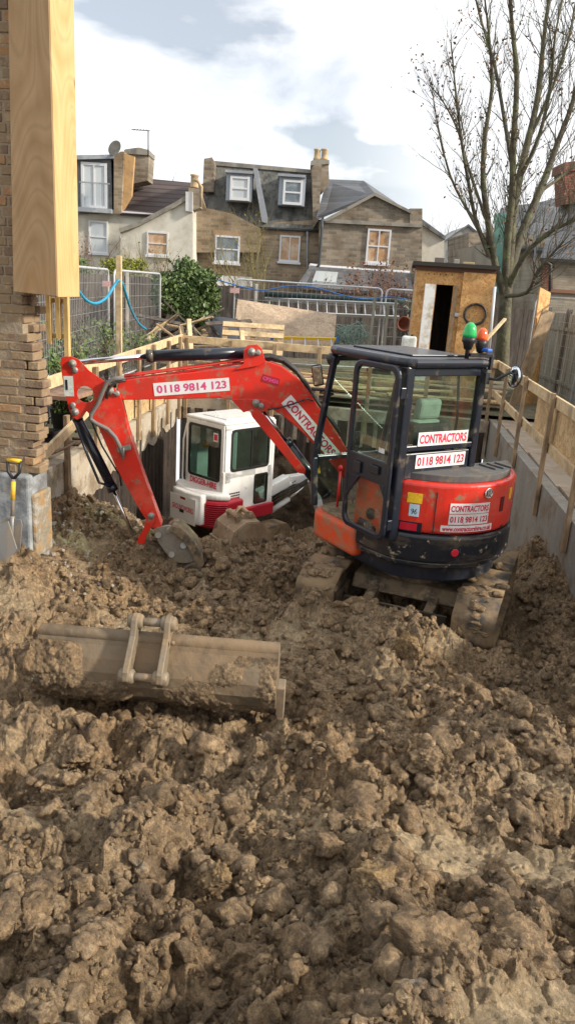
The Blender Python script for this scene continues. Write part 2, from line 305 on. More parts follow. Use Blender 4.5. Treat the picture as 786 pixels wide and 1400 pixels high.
def base(x,y):
    z=np.interp(y,PY,PZ)
    z=z+.30*gauss(x,y,-3.5,7.2,.8,1.1)+.35*gauss(x,y,-3.7,9.3,.5,1.5)   # mound against the left wall
    z=z-.25*gauss(x,y,1.1,6.9,.9,.9)*(x<1.6)
    z=z+.14*gauss(x,y,1.85,7.3,.3,1.2)+.5*gauss(x,y,2.0,10,.5,2.)
    z=z+.34*gauss(x,y,-3.15,5.75,.45,.45)+.34*gauss(x,y,.15,5.8,.5,.30)+.12*gauss(x,y,.85,5.55,.4,.2)+.16*gauss(x,y,-.6,5.9,.4,.22)+.17*gauss(x,y,-1.15,3.30,.85,.15)+.09*gauss(x,y,-.5,3.25,.25,.15)
    z=z+.10*gauss(x,y,-1.7,7.2,.6,.5)+.14*gauss(x,y,-.75,7.9,.7,.4)
    z=z+.16*gauss(x,y,1.25,3.9,.75,.55,.3)+.10*gauss(x,y,.35,3.5,.5,.35)
    z=z+.12*gauss(x,y,.55,1.65,.45,.3,-.4)-.10*gauss(x,y,-.35,2.1,.22,.7,.15)-.12*gauss(x,y,.42,2.35,.10,.3,-.3)
    z=z-.05*gauss(x,y,-1.4,2.95,.4,.12)+.08*gauss(x,y,-1.2,2.2,.5,.4)
    z=z-.10*gauss(x,y,-.95,1.5,.12,.35,.5)-.1*gauss(x,y,1.0,1.6,.07,.35,.25)
    return z
def smear(x,y):
    """flattened, smooth-cut clay faces"""
    m=2.0*gauss(x,y,1.0,2.62,.8,.12,-.12)+1.2*gauss(x,y,.62,1.62,.16,.10,.5)+1.0*gauss(x,y,-1.9,5.3,.35,.15)+.7*gauss(x,y,-.85,5.2,.3,.2,.4)+.55*gauss(x,y,-.55,5.5,.3,.14)+.9*gauss(x,y,-1.3,2.35,.22,.08,-.2)
    m=m+.9*gauss(x,y,.45,1.55,.13,.09,.4)+.8*gauss(x,y,.95,1.75,.12,.12)+.7*gauss(x,y,.1,5.0,.3,.18)+.6*gauss(x,y,-2.9,5.1,.3,.12)
    n=fbm(x,y,.5,77,3)
    m=m*(1+.5*fbm(x,y,.15,5,3))+np.clip((n-.62)*2.2,0,.7)
    return np.clip(m,0,1)
def relief(x,y):
    wx=x+.05*fbm(x,y,.22,31,3)+.010*fbm(x,y,.035,33,2);wy=y+.05*fbm(x,y,.22,41,3)+.010*fbm(x,y,.035,43,2)
    s=smear(x,y);k=1-.93*s
    rough=np.clip(.75+.6*fbm(x,y,.8,61,2),.35,1.3)
    def L(s_,kk,a,lo=.35,hi=.8):
        qx=x+a*s_*fbm(x,y,s_*.55,kk+7,3,.6);qy=y+a*s_*fbm(x,y,s_*.55,kk+17,3,.6)
        return lumps(qx,qy,s_,kk,lo,hi)
    def bil(s_,kk,o=3): return 1-2*np.abs(fbm(x,y,s_,kk,o,.6))
    patch=np.clip(.5+1.6*fbm(x,y,.33,211,2),0,1)
    z=.055*fbm(x,y,.75,3,3)
    def Fc(s_,kk,a,*q):
        qx=x+a*s_*fbm(x,y,s_*.5,kk+7,3,.6);qy=y+a*s_*fbm(x,y,s_*.5,kk+17,3,.6)
        return facets(qx,qy,s_,kk,*q)
    ang=np.clip(.5+1.5*fbm(x,y,.6,221,2),0,1)                                  # where the clay broke in slabs rather than crumbs
    z=z+.11*L(.44,101,.30)*rough*(1-.8*s)
    z=z+(.4+.8*ang)*Fc(.30,301,.22,.034,.65,.040)*(1-.9*s)+(.3+.7*ang)*Fc(.125,321,.22,.014,.75,.016)*k
    z=z+.06*L(.20,111,.34)*rough*k*(1-.5*ang)
    z=z+.036*L(.09,121,.38)*k*(1-.45*ang)+.5*ang*Fc(.055,341,.25,.006,.7,.007)*k
    z=z+.021*L(.045,131,.40,.4,.85)*k*(.35+.65*patch)
    z=z+.009*L(.021,141,.4,.4,.9)*k*(.4+.6*patch)
    z=z+.014*fbm(x,y,.06,161,4,.62)*k*(1.25-.6*patch)+.014*bil(.11,171)*k*(1.2-patch)+.008*fbm(x,y,.028,181,3,.7)*k
    cr=1-np.abs(fbm(wx,wy,.55,71,3));z=z-.11*np.clip((cr-.88)*6,0,1)*(1-.6*s)       # clefts between clods
    cr=1-np.abs(fbm(wx,wy,.21,75,3));z=z-.04*np.clip((cr-.84)*5,0,1)*k
    z=z+.006*fbm(x,y,.02,151,2)*k+.010*s*fbm(x,y*2.2,.30,9,4)-.02*s*np.clip((1-np.abs(fbm(x,y*2,.24,15,3))-.93)*14,0,1)
    return z-.11
def H(x,y): return base(x,y)+relief(x,y)*np.interp(y,[0,9.5,13],[1,1.1,1.1])
# ------------------------------------------------------------------ soil
def soilmat(name,dark=1.,wet=0):
    m=bpy.data.materials.new(name);m.use_nodes=True;nt=m.node_tree;N=nt.nodes;L=nt.links;b=N['Principled BSDF']
    tc=N.new('ShaderNodeTexCoord')
    def noise(s,d=6,r=.6):
        t=N.new('ShaderNodeTexNoise');t.inputs['Scale'].default_value=s;t.inputs['Detail'].default_value=d;t.inputs['Roughness'].default_value=r;L.new(tc.outputs['Object'],t.inputs['Vector']);return t.outputs['Fac']
    def mr(s,a,b_,c=0,d=1):
        r=N.new('ShaderNodeMapRange');r.inputs['From Min'].default_value=a;r.inputs['From Max'].default_value=b_;r.inputs['To Min'].default_value=c;r.inputs['To Max'].default_value=d;L.new(s,r.inputs['Value']);return r.outputs[0]
    def mix(f,a,c,bt='MIX'):
        x=N.new('ShaderNodeMix');x.data_type='RGBA';x.blend_type=bt;L.new(f,x.inputs[0])
        if isinstance(a,tuple): x.inputs[6].default_value=(*a,1)
        else: L.new(a,x.inputs[6])
        x.inputs[7].default_value=(*c,1);return x.outputs[2]
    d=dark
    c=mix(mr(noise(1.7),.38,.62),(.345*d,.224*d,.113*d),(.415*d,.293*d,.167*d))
    c=mix(mr(noise(5.3),.5,.68,0,.8),c,(.165*d,.108*d,.06*d))
    c=mix(mr(noise(3.1,7),.60,.72,0,.75),c,(.42*d,.26*d,.11*d))
    c=mix(mr(noise(11,5),.64,.74,0,.8),c,(.36*d,.31*d,.25*d))
    c=mix(mr(noise(45,4),.42,.68,0,.7),c,(.12*d,.08*d,.047*d))
    c=mix(mr(noise(23,5),.60,.72,0,.6),c,(.42*d,.33*d,.21*d))
    at_=N.new('ShaderNodeAttribute');at_.attribute_name='smear'
    c=mix(mr(at_.outputs['Fac'],0,1,0,.8),c,(.46*d,.35*d,.21*d))
    # wet and dry crumbs: every clod and crumb has its own tone
    tn=N.new('ShaderNodeAttribute');tn.attribute_name='tone'
    def cells(sc):
        ds=N.new('ShaderNodeTexNoise');ds.inputs['Scale'].default_value=sc*1.4;ds.inputs['Detail'].default_value=3;L.new(tc.outputs['Object'],ds.inputs['Vector'])
        ad=N.new('ShaderNodeMix');ad.data_type='RGBA';ad.blend_type='ADD';ad.inputs[0].default_value=1.2/sc;L.new(tc.outputs['Object'],ad.inputs[6]);L.new(ds.outputs['Color'],ad.inputs[7])
        v=N.new('ShaderNodeTexVoronoi');v.inputs['Scale'].default_value=sc;L.new(ad.outputs[2],v.inputs['Vector']);q=N.new('ShaderNodeSeparateColor');L.new(v.outputs['Color'],q.inputs[0]);return q.outputs[0]
    t1=mr(cells(24),0,1,.72,1.28);t2=mr(cells(70),0,1,.74,1.26);t3=mr(tn.outputs['Fac'],0,1,.68,1.30)
    m1=N.new('ShaderNodeMath');m1.operation='MULTIPLY';L.new(t1,m1.inputs[0]);L.new(t2,m1.inputs[1])
    m2=N.new('ShaderNodeMath');m2.operation='MULTIPLY';L.new(m1.outputs[0],m2.inputs[0]);L.new(t3,m2.inputs[1])
    vs_=N.new('ShaderNodeVectorMath');vs_.operation='SCALE';L.new(c,vs_.inputs[0]);L.new(m2.outputs[0],vs_.inputs['Scale']);c=vs_.outputs[0]
    L.new(c,b.inputs['Base Color'])
    L.new(mr(noise(4),.35,.65,.6,.92),b.inputs['Roughness']);b.inputs['Specular IOR Level'].default_value=.45
    h=N.new('ShaderNodeMath');h.operation='ADD';L.new(noise(48,6,.72),h.inputs[0])
    L.new(noise(130,4,.75),h.inputs[1])
    bp=N.new('ShaderNodeBump');bp.inputs['Distance'].default_value=.022;L.new(h.outputs[0],bp.inputs['Height']);L.new(bp.outputs[0],b.inputs['Normal'])
    return m
M_soil=soilmat('soil');M_clod=soilmat('clod soil',.98)
def setattr_float(o,name,vals):
    a=o.data.attributes.new(name,'FLOAT','POINT');a.data.foreach_set('value',np.asarray(vals,np.float32))
ys=[-2.];
while ys[-1]<13.35: ys.append(ys[-1]+max(.0042*max(ys[-1],1.2),.005) if ys[-1]>1.0 else ys[-1]+.03)
ys=np.array(ys);NU=900;u=np.linspace(-1,1,NU)
def xl(y): return -5.6 if y<5.95 else -3.72
def xr(y): return 4.6 if y<2.9 else 2.08
rows=[]
for y in ys:
    cw=.75+.50*max(y,0);a=.86
    lo=min(cw,-xl(y)*.94);hi=min(cw,xr(y)*.94)
    core=np.where(u<0,u/a*lo,u/a*hi)
    ext=np.where(u<0,-(lo+(-u-a)/(1-a)*(-xl(y)-lo)),hi+(u-a)/(1-a)*(xr(y)-hi))
    rows.append(np.where(np.abs(u)<=a,core,ext))
X=np.array(rows);Yg=np.repeat(ys[:,None],NU,1)
Z=H(X,Yg)
SM=smear(X,Yg)
# loose clay cannot stand in spires: limit every slope to its angle of rest
dxr=np.hypot(np.diff(X,axis=1),1e-4);dyr=np.repeat(np.diff(ys)[:,None],NU,1)
for it in range(46):
    m_=1.7+.6*(it%2)
    Z[:,1:]=np.minimum(Z[:,1:],Z[:,:-1]+m_*dxr);Z[:,:-1]=np.minimum(Z[:,:-1],Z[:,1:]+m_*dxr)
    Z[1:]=np.minimum(Z[1:],Z[:-1]+m_*dyr);Z[:-1]=np.minimum(Z[:-1],Z[1:]+m_*dyr)
def Hg(x,y):
    x=np.asarray(x,float);y=np.asarray(y,float);out=np.empty(x.shape);r=np.clip(np.searchsorted(ys,y),0,len(ys)-1)
    for j in range(len(x)): out[j]=Z[r[j],min(np.searchsorted(X[r[j]],x[j]),NU-1)]
    return out
# lateral roughness so that clods overhang a little
kx=.018*(1-.8*SM);DX=kx*(vnoise(X,Yg,.05,201)+.6*vnoise(X,Yg,.022,202));DY=kx*(vnoise(X,Yg,.05,203)+.6*vnoise(X,Yg,.022,204))
V=np.stack([X+DX,Yg+DY,Z],-1).reshape(-1,3)
nr=len(ys);i=np.arange(nr*NU).reshape(nr,NU)
F=np.stack([i[:-1,:-1],i[:-1,1:],i[1:,1:],i[1:,:-1]],-1).reshape(-1,4)
g=npmesh('ground_soil',V,F,M_soil,smooth=True);setattr_float(g,'smear',SM.ravel());setattr_float(g,'tone',np.full(SM.size,.5));tag(g,kind='structure')
def soil_z(x,y):
    a=np.array([float(x)]);b=np.array([float(y)]);return float(Hg(a,b)[0])
# 3-D noise for clod shapes
def vn3(p,s,k):
    q=p/s;i0=np.floor(q).astype(np.int64);f=q-i0;f=f*f*(3-2*f);t=0
    for dx in (0,1):
        for dy in (0,1):
            for dz in (0,1):
                w_=(f[:,0] if dx else 1-f[:,0])*(f[:,1] if dy else 1-f[:,1])*(f[:,2] if dz else 1-f[:,2])
                t=t+w_*hsh(i0[:,0]+dx+57*(i0[:,2]+dz),i0[:,1]+dy,k)
    return t*2-1
def wor3(p,s,k):
    q=p/s;i0=np.floor(q).astype(np.int64);best=np.full(len(p),9.)
    for dx in (-1,0,1):
        for dy in (-1,0,1):
            for dz in (-1,0,1):
                cx=i0[:,0]+dx;cy=i0[:,1]+dy;cz=i0[:,2]+dz;kk=cx+57*cz
                d=(q[:,0]-cx-hsh(kk,cy,k))**2+(q[:,1]-cy-hsh(kk,cy,k+1))**2+(q[:,2]-cz-hsh(kk,cy,k+2))**2
                best=np.minimum(best,d)
    return np.sqrt(best)
def ico(sub):
    bm=bmesh.new();bmesh.ops.create_icosphere(bm,subdivisions=sub,radius=1)
    v=np.array([q.co[:] for q in bm.verts]);f=np.array([[a.index for a in q.verts] for q in bm.faces]);bm.free();return v,f
def clodshape(sub,seed,amp=1.):
    v,f=ico(sub);o=v+seed*7.31
    sc=np.array([1,.75+.35*rng.random(),.6+.3*rng.random()])
    ow=o+np.stack([vn3(o+9.1*q,.45,seed+q) for q in range(3)],1)*.22
    r=1+.30*vn3(o,1.0,seed)+.16*vn3(o,.45,seed+1)+amp*.22*(.5-wor3(ow,.6,seed+3))+.12*vn3(o,.2,seed+5)
    if sub>2: r=r+.13*(.45-wor3(ow,.27,seed+9))+.08*vn3(o,.10,seed+6)
    if sub>3: r=r+.06*(.45-wor3(ow,.13,seed+19))+.045*vn3(o,.05,seed+8)
    p=v.copy();lr=np.random.default_rng(seed)
    for _ in range(6):
        n_=lr.normal(size=3);n_/=np.linalg.norm(n_);d=lr.uniform(.45,.85);q=p@n_-d;p=p-np.outer(np.maximum(q,0)*.9,n_)
    return p*(1+(r-1)*1.15)[:,None]*sc,f
def rotm(n):
    q=rng.normal(size=(n,4));q/=np.linalg.norm(q,axis=1)[:,None];a,b,c,d=q.T
    return np.stack([np.stack([1-2*(c*c+d*d),2*(b*c-d*a),2*(b*d+c*a)],-1),np.stack([2*(b*c+d*a),1-2*(b*b+d*d),2*(c*d-b*a)],-1),np.stack([2*(b*d-c*a),2*(c*d+b*a),1-2*(b*b+c*c)],-1)],1)
def scatter(n,sub,rlo,rhi,protos,ylo=1.0,yhi=8.3,pw=1.6):
    P=[clodshape(sub,50+sub*20+j) for j in range(protos)]
    y=np.exp(rng.uniform(math.log(ylo),math.log(yhi),n));x=rng.uniform(-1,1,n)*(.35+.43*y)+.02*y
    m=(x<1.85)&((x>-3.5)|(y<5.6));m&=~((x>-.5)&(x<1.5)&(y>6.3)&(y<7.6));x=x[m];y=y[m];n=len(x)
    # clustered: fewer on the smooth faces
    keep=rng.random(n)>(smear(x,y)*1.0+.35*(fbm(x,y,.6,91,2)<-.1));x=x[keep];y=y[keep];n=len(x)
    r=(rlo+(rhi-rlo)*rng.random(n)**2.6)*(y/3.2)**.35
    z=Hg(x,y)+r*rng.uniform(-.2,.4,n);R=rotm(n)
    Vs=[];Fs=[];off=0
    for j in range(n):
        v,f=P[j%protos];Vs.append((v@R[j].T)*r[j]*np.array([1,1,.85])+[x[j],y[j],z[j]]);Fs.append(f+off);off+=len(v)
    return np.concatenate(Vs),np.concatenate(Fs),off,np.concatenate([np.full(len(q),rng.random()) for q in Vs])
a1=scatter(11000,2,.010,.034,26);a2=scatter(2100,3,.026,.085,22);a3=scatter(22000,1,.004,.012,10,1.0,6.5);a4=scatter(6000,2,.014,.045,26,4.3,8.6)
V=np.concatenate([a1[0],a2[0],a3[0],a4[0]]);F=np.concatenate([a1[1],a2[1]+a1[2],a3[1]+a1[2]+a2[2],a4[1]+a1[2]+a2[2]+a3[2]])
o=npmesh('loose_soil_clods',V,F,M_clod,smooth=True);setattr_float(o,'tone',np.concatenate([a1[3],a2[3],a3[3],a4[3]]));tag(o,'loose crumbs and clods of brown clay strewn over the dug ground','soil',kind='stuff')
# the largest clods, one by one
M_ochre=soilmat('ochre clay');
for nd in M_ochre.node_tree.nodes:
    if nd.type=='MIX' and tuple(round(q,3) for q in nd.inputs[6].default_value)[:3]==(.345,.224,.113): nd.inputs[6].default_value=(.42,.27,.11,1);nd.inputs[7].default_value=(.4,.27,.14,1)
BIG=[(556,888,.15,(.7,.6,1.15),'upright ochre stained clay clod standing just behind the track ruts',M_ochre),
(640,935,.17,(1.2,1,.8),'broad crumbly clay clod below the right hand crawler track',M_clod),
(700,945,.15,(1.1,1,.85),'big rounded clay clod near the right edge of the picture beside the puddle hollow',M_clod),
(455,935,.12,(1.2,1,.7),'craggy brown clod right of the end of the grading bucket',M_clod),
(760,890,.14,(1,1,.8),'smooth brown clod against the foot of the right concrete wall',M_clod),
(330,1290,.085,(1,.9,1),'greyish crumbly clod near the bottom of the picture left of centre',M_clod),
(600,1310,.14,(1.3,.9,.7),'large clod with a smooth cut face at the bottom right',M_clod),
(700,1290,.12,(1,1,.7),'wedge shaped clod beside the deep cleft at the lower right',M_clod),
(300,1200,.07,(1,.9,.9),'round reddish clod in the lower middle of the soil heap',M_ochre),
(105,1015,.09,(1.2,1,.7),'rounded clod in front of the left end of the grading bucket',M_clod),
(585,1040,.09,(1.1,1,.8),'clod with a pale broken crust above the smooth clay band',M_clod),
(40,1230,.07,(1.2,1,.7),'small rounded clod at the lower left edge',M_clod),
(510,1215,.08,(1,1,.8),'ochre flecked clod under the smooth clay band',M_ochre),
(300,770,.13,(1.4,.9,.8),'lump of dug clay heaped against the quick hitch of the red excavator',M_clod)]
for j,(px,py,r,sc,lab,mt) in enumerate(BIG):
    p=None
    lo,hi=.8,9.
    v=ray(px,py)
    for k in range(200):                                  # where the sight line meets the ground
        yy=lo+(hi-lo)*k/200;q=O+v*(yy/v.y)
        if base(np.array([q.x]),np.array([q.y]))[0]-.03>q.z: break
    v_,f_=clodshape(5,300+j*13,1.2);v_=v_*np.array(sc)*r
    c,s=math.cos(j*1.3),math.sin(j*1.3);v_=np.stack([v_[:,0]*c-v_[:,1]*s,v_[:,0]*s+v_[:,1]*c,v_[:,2]],-1)
    o=npmesh('clay_clod',v_,f_,mt,smooth=True);setattr_float(o,'tone',np.full(len(v_),.55));o.location=(q.x,q.y,soil_z(q.x,q.y)+r*.22)
    tag(o,lab,'clod','largest clods on the soil heap')
# ------------------------------------------------------------------ outer ground
M_yard=mat('yard earth',(.15,.12,.08),.95,n1=((.08,.09,.04),1.2,.45,.6),n2=((.2,.17,.12),6,.5,.7),bump=.03,bscale=6)
b=MB()
def sheet(b,x0,x1,y0,y1,z): b.bm.faces.new([b.bm.verts.new(p) for p in ((x0,y0,z),(x1,y0,z),(x1,y1,z),(x0,y1,z))])
sheet(b,-900,-5.5,-900,13.4,-.02);sheet(b,4.5,900,-900,13.4,-.02);sheet(b,-900,900,13.4,1500,-.02);sheet(b,-5.5,4.5,-900,-1.95,-.02)
sheet(b,-7.5,-3.58,5.97,8.3,-.11);sheet(b,-7.5,-3.68,8.3,10.8,-.11);sheet(b,-7.5,-3.78,10.8,16.5,-.11);sheet(b,2.0,6.5,2.95,16.5,-.16);sheet(b,-3.78,2.0,13.3,16.5,-.12)
tag(b.build('ground',M_yard),kind='structure')
M_conc=mat('raw concrete',(.42,.36,.27),.85,n1=((.22,.17,.11),2.2,.46,.62),n2=((.46,.43,.38),5,.52,.66),dirt=((.15,.10,.06),3.3,.56,.68),bump=.006,bscale=30)
M_concg=mat('grey concrete',(.29,.265,.225),.88,n1=((.24,.22,.185),1.4,.42,.62,(3,3,.5)),n2=((.33,.31,.28),7,.55,.7),dirt=((.2,.145,.09),2.5,.52,.66),bump=.004,bscale=40)
M_slab=mat('muddy slab',(.40,.32,.24),.85,n1=((.31,.23,.155),2.1,.42,.62),n2=((.44,.40,.34),6,.55,.7),bump=.004,bscale=30)
def strip(p0,p1,th,top,bot,n=80,ztop=None):
    """wall from p0 to p1 (plan), thickness vector th, ragged lower edge bot(t)"""
    p0=Vector(p0);p1=Vector(p1);th=Vector(th);b=MB();rings=[]
    for i in range(n+1):
        t=i/n;p=p0.lerp(p1,t);zb=bot(t);zt=top if not ztop else ztop(t)
        rings.append([b.bm.verts.new((p.x+a.x,p.y+a.y,z)) for a,z in ((Vector((0,0,0)),zt),(Vector((0,0,0)),(zt+zb)/2),(Vector((0,0,0)),zb),(th,zb),(th,zt))])
    for r,s in zip(rings,rings[1:]):
        for k in range(5): b.bm.faces.new((r[k],r[(k+1)%5],s[(k+1)%5],s[k]))
    b.bm.faces.new(rings[0]);b.bm.faces.new(rings[-1][::-1])
    return b
def nz(t,f,k): return float(fbm(np.array([t*f]),np.array([k*1.7]),1,k,4)[0])
o=strip((-3.5,6.3,0),(-3.8,13.2,0),(-.16,0,0),-.1,lambda t:np.interp(t,[0,.15,.3,.55,.9,1],[-1.2,-.95,-.72,-.70,-.48,-.5])+.09*nz(t,16,3),160).build('concrete_wall',M_conc)
tag(o,'stained concrete capping beam with ragged lower edge along the left of the pit','wall')
o=strip((1.97,3.0,0),(1.76,13.45,0),(.14,0,0),-.09,lambda t:-2.7,20);o.box((4.3,2.93,-.75),(4.7,.12,1.31));o=o.build('concrete_wall',M_concg)
tag(o,'smooth grey concrete retaining wall along the right of the pit','wall')
o=strip((-3.78,13.2,0),(1.74,13.2,0),(0,.25,0),-.1,lambda t:-.74+.07*nz(t,14,8),120).build('concrete_wall',M_conc)
tag(o,'low concrete wall closing the far end of the pit','wall')
# sheet piling
M_pile=mat('shade darkened rusty piling',(.035,.026,.02),.8,n1=((.075,.052,.035),3,.48,.64,(4,4,.7)),n2=((.02,.015,.012),5,.5,.7),bump=.01,bscale=25)  # rust tones darkened to paint in the shadow down in the pit
def sheeting(p0,p1,inn,z0,z1,step,d,lab):
    p0=Vector(p0);p1=Vector(p1);L_=(p1-p0).length;u_=(p1-p0)/L_;inn=Vector(inn);b=MB();n=int(L_/step);pl=[]
    for k in range(n):
        for a,q in ((.0,0),(.22,1),(.72,1),(.94,0)):
            j=random.uniform(-.012,.012);pl.append(p0+u_*((k+a)*step)+inn*(d*q+j))
    top=[b.bm.verts.new((p.x,p.y,z1)) for p in pl];bo=[b.bm.verts.new((p.x,p.y,z0)) for p in pl]
    for i_ in range(len(pl)-1): b.bm.faces.new((bo[i_],bo[i_+1],top[i_+1],top[i_]))
    o=b.build('sheet_piling',M_pile);m=o.modifiers.new('solid','SOLIDIFY');m.thickness=.01
    tag(o,lab,'sheet piling')
sheeting((-3.60,7.0,0),(-3.86,13.1,0),(1,0,0),-2.6,-.3,.20,.06,'dark corrugated sheet piling under the left concrete beam')
sheeting((-3.8,13.24,0),(1.75,13.24,0),(0,-1,0),-2.6,-.3,.24,.06,'earth stained sheet piling under the far end wall')
# muddy earth face clinging to the far sheeting
b=MB()
sp=[];NXs,NZs=120,50
V=[];F=[]
for a in range(NXs+1):
    for c in range(NZs+1):
        x=-3.0+4.7*a/NXs;z=-2.4+(1.15+.35*math.sin(x*1.7)+.25)*c/NZs;V.append((x,0,z))
V=np.array(V);d=.12+.12*fbm(V[:,0],V[:,2],.5,21,4)+.1*lumps(V[:,0],V[:,2],.22,25);taper=np.clip((np.interp(V[:,0],[-3,1.7],[1,1])*(V[:,2]+2.4))/1.2,0,1)
V[:,1]=13.2-d-.5*(1-taper)
ii=np.arange((NXs+1)*(NZs+1)).reshape(NXs+1,NZs+1);F=np.stack([ii[:-1,:-1],ii[1:,:-1],ii[1:,1:],ii[:-1,1:]],-1).reshape(-1,4)
o=npmesh('earth_bank',V,F,soilmat('shade darkened bank soil',.42),smooth=True);tag(o,kind='structure')  # soil colour darkened to stand in for deep shade in the pit
# right ledge of slabs
b=MB();y=3.0
while y<13.4:
    L_=min(1.9,13.44-y);xa=1.97+(1.76-1.97)*(y-3)/10.45
    b.box((xa+.143+.78,y+L_/2,-.125),(1.55,L_-.02,.09),Matrix.Rotation(random.uniform(-.006,.006),3,'Y'));y+=L_
o=b.build('path_slabs',M_slab,bevel=.006);tag(o,kind='structure')
# ------------------------------------------------------------------ guard rails
M_tim=woodmat('pale timber',(.70,.55,.33),(.54,.38,.20),2.2,(1,1,1),dirt=((.3,.22,.13),4,.52,.7))
M_timd=woodmat('weathered post timber',(.40,.29,.17),(.27,.18,.10),3,(1,1,.4),dirt=((.17,.12,.07),5,.5,.7))
M_osb=osbmat('strand board',(.40,.25,.11),(.58,.39,.19),(.68,.50,.27))
M_osbo=osbmat('orange strand board',(.40,.19,.06),(.56,.31,.11),(.66,.40,.16))
M_osbg=osbmat('greyed strand board',(.30,.22,.15),(.42,.31,.21),(.50,.38,.26))
def guard(lab,posts,rails,boards):
    t=thing('guard_rail',lab,'guard rail',(0,0,0))
    for a,c,w_,h_,up in posts: MB().bar(a,c,w_,h_,up).build('post',M_timd,t,.003,1)
    for a,c,w_,h_ in rails: MB().bar(a,c,w_,h_).build('rail',M_tim,t,.003,1)
    for a,c,w_,h_ in boards: MB().bar(a,c,w_,h_).build('board_panel',M_osb,t)
    return t
def xw(y): return 1.97+(1.76-1.97)*(y-3)/10.45
# right rail: posts on the inner face
ps=[]
for (px,py,qx,qy) in ((694.8,534,683,624),(724.5,521,705,640),(757.7,539,731,704)):
    q=atx(qx,qy,1.84);Y=q.y;ps.append((Vector((xw(Y)-.03,Y+.0,q.z)),Vector((xw(Y)-.03,Y,.93 if px<700 else .97)),.075,.045,(1,0,0)))
q=atx(768,754,1.85);ps.append((Vector((xw(q.y)-.03,q.y,q.z)),Vector((xw(q.y)-.03,q.y,.95)),.075,.045,(1,0,0)))
for Y in (6.1,4.7): ps.append((Vector((xw(Y)-.03,Y,-.85)),Vector((xw(Y)-.03,Y,.95)),.075,.045,(1,0,0)))
ps.append((Vector((1.7,13.3,-.6)),Vector((1.7,13.3,.95)),.07,.05,(1,0,0)))
rl=[(Vector((xw(3.5)+.02,3.5,.87)),Vector((xw(13.5)+.02,13.5,.87)),.036,.13),(Vector((xw(3.5)+.02,3.5,.31)),Vector((xw(13.5)+.02,13.5,.36)),.036,.12)]
bd=[(Vector((xw(3.6)+.05,3.6,.60)),Vector((xw(9.9)+.05,9.9,.60)),.018,.50)]
guard('timber guard rail with strand board infill above the right hand wall',ps,rl,bd)
# left rail
def xlft(y): return -3.5-.3*(y-6.3)/6.9
ps=[];
for Y,zb,zt in ((7.75,-.62,.42),(8.7,-.2,.86),(9.6,-.55,.9),(10.5,-.4,.93),(11.3,-.5,.95),(12.2,-.45,.95),(13.0,-.5,.97)):
    ps.append((Vector((xlft(Y)+.03,Y,zb)),Vector((xlft(Y)+.03,Y,zt)),.08,.045,(1,0,0)))
rl=[(Vector((xlft(6.6)-.02,6.6,.80)),Vector((xlft(13.3)-.02,13.3,.93)),.036,.13),(Vector((xlft(6.4)+.075,6.4,.0)),Vector((xlft(8.9)+.075,8.9,.52)),.036,.12),
    (Vector((xlft(9)-.02,9,.42)),Vector((xlft(13.2)-.02,13.2,.48)),.036,.11)]
bd=[(Vector((xlft(9.6)-.05,9.6,.16)),Vector((xlft(13.1)-.05,13.1,.14)),.018,.46)]
guard('timber guard rail of posts and planks above the left concrete beam',ps,rl,bd)
# far rail
ps=[(Vector((x,13.17,-.5)),Vector((x,13.17,.95)),.07,.045,(0,1,0)) for x in (-3.7,-2.9,-2.1,-1.3,-.4,.6,1.5)]
rl=[(Vector((-3.85,13.22,.92)),Vector((1.75,13.22,.88)),.036,.13),(Vector((-3.85,13.22,.42)),Vector((-1.9,13.22,.42)),.036,.11)]
guard('timber guard rail across the far end of the pit',ps,rl,[(Vector((-3.6,13.26,.15)),Vector((-2.6,13.26,.15)),.018,.4)])
# ------------------------------------------------------------------ left brick wall stub, concrete foot, plywood box
M_br=[mat('old brick a',(.25,.175,.10),.92,n1=((.26,.18,.11),9,.42,.62),n2=((.40,.30,.18),14,.56,.7),bump=.006,bscale=45),
      mat('old brick b',(.19,.125,.08),.92,n1=((.30,.22,.135),8,.45,.62),n2=((.17,.12,.09),12,.55,.7),bump=.006,bscale=45),
      mat('old brick c',(.33,.18,.085),.92,n1=((.36,.26,.15),9,.48,.6),bump=.006,bscale=45)]
M_mort=mat('crumbling mortar',(.30,.24,.17),.95,n1=((.27,.21,.14),14,.42,.62),bump=.012,bscale=35)
t=thing('brick_wall','weathered stock brick wall stub with toothed broken end beside the pit','wall',(-3.6,6.1,0))
loc=Matrix.Translation((3.6,-6.1,0))
XE=-3.02
b=MB();b.box((-4.36,6.041,2.35),(2.60,.25,4.24));b.build('mortar_core',M_mort,t,local=loc)
bs=[MB() for _ in range(3)]
for k in range(58):
    z=.24+k*.075;off=(k%2)*.1125;x=XE+random.uniform(-.022,.015)+(.02 if z<1.8 else -.0)
    if z<1.75: x+=-.05*math.sin(z*5)+.02+.07*(1.75-z)/1.5
    x-=off*.18
    first=True
    while x>-5.6:
        L_=.215 if not first else random.choice((.1,.16,.215))
        w_=random.choices((0,1,2),(6,4,1 if z<1.8 else 1.6))[0]
        dy=random.uniform(-.006,.006)
        if random.random()>.02: bs[w_].box((x-L_/2,5.925+dy+.06,z+.034),(L_-.010+random.uniform(-.006,.004),.15,.067),Matrix.Rotation(random.uniform(-.02,.02),3,'Z')@Matrix.Rotation(random.uniform(-.012,.012),3,'Y'))
        x-=L_+.006;first=False
    # broken return face
    for yy in (6.01,6.12):
        bs[random.choice((0,0,1))].box((XE-.10-off*.18+random.uniform(-.03,.03),yy+.05,z+.032),(.2,.1,.064),Matrix.Rotation(random.uniform(-.04,.04),3,'Z'))
for q,m_ in zip(bs,M_br): q.build('brick_courses',m_,t,.006,1,local=loc)
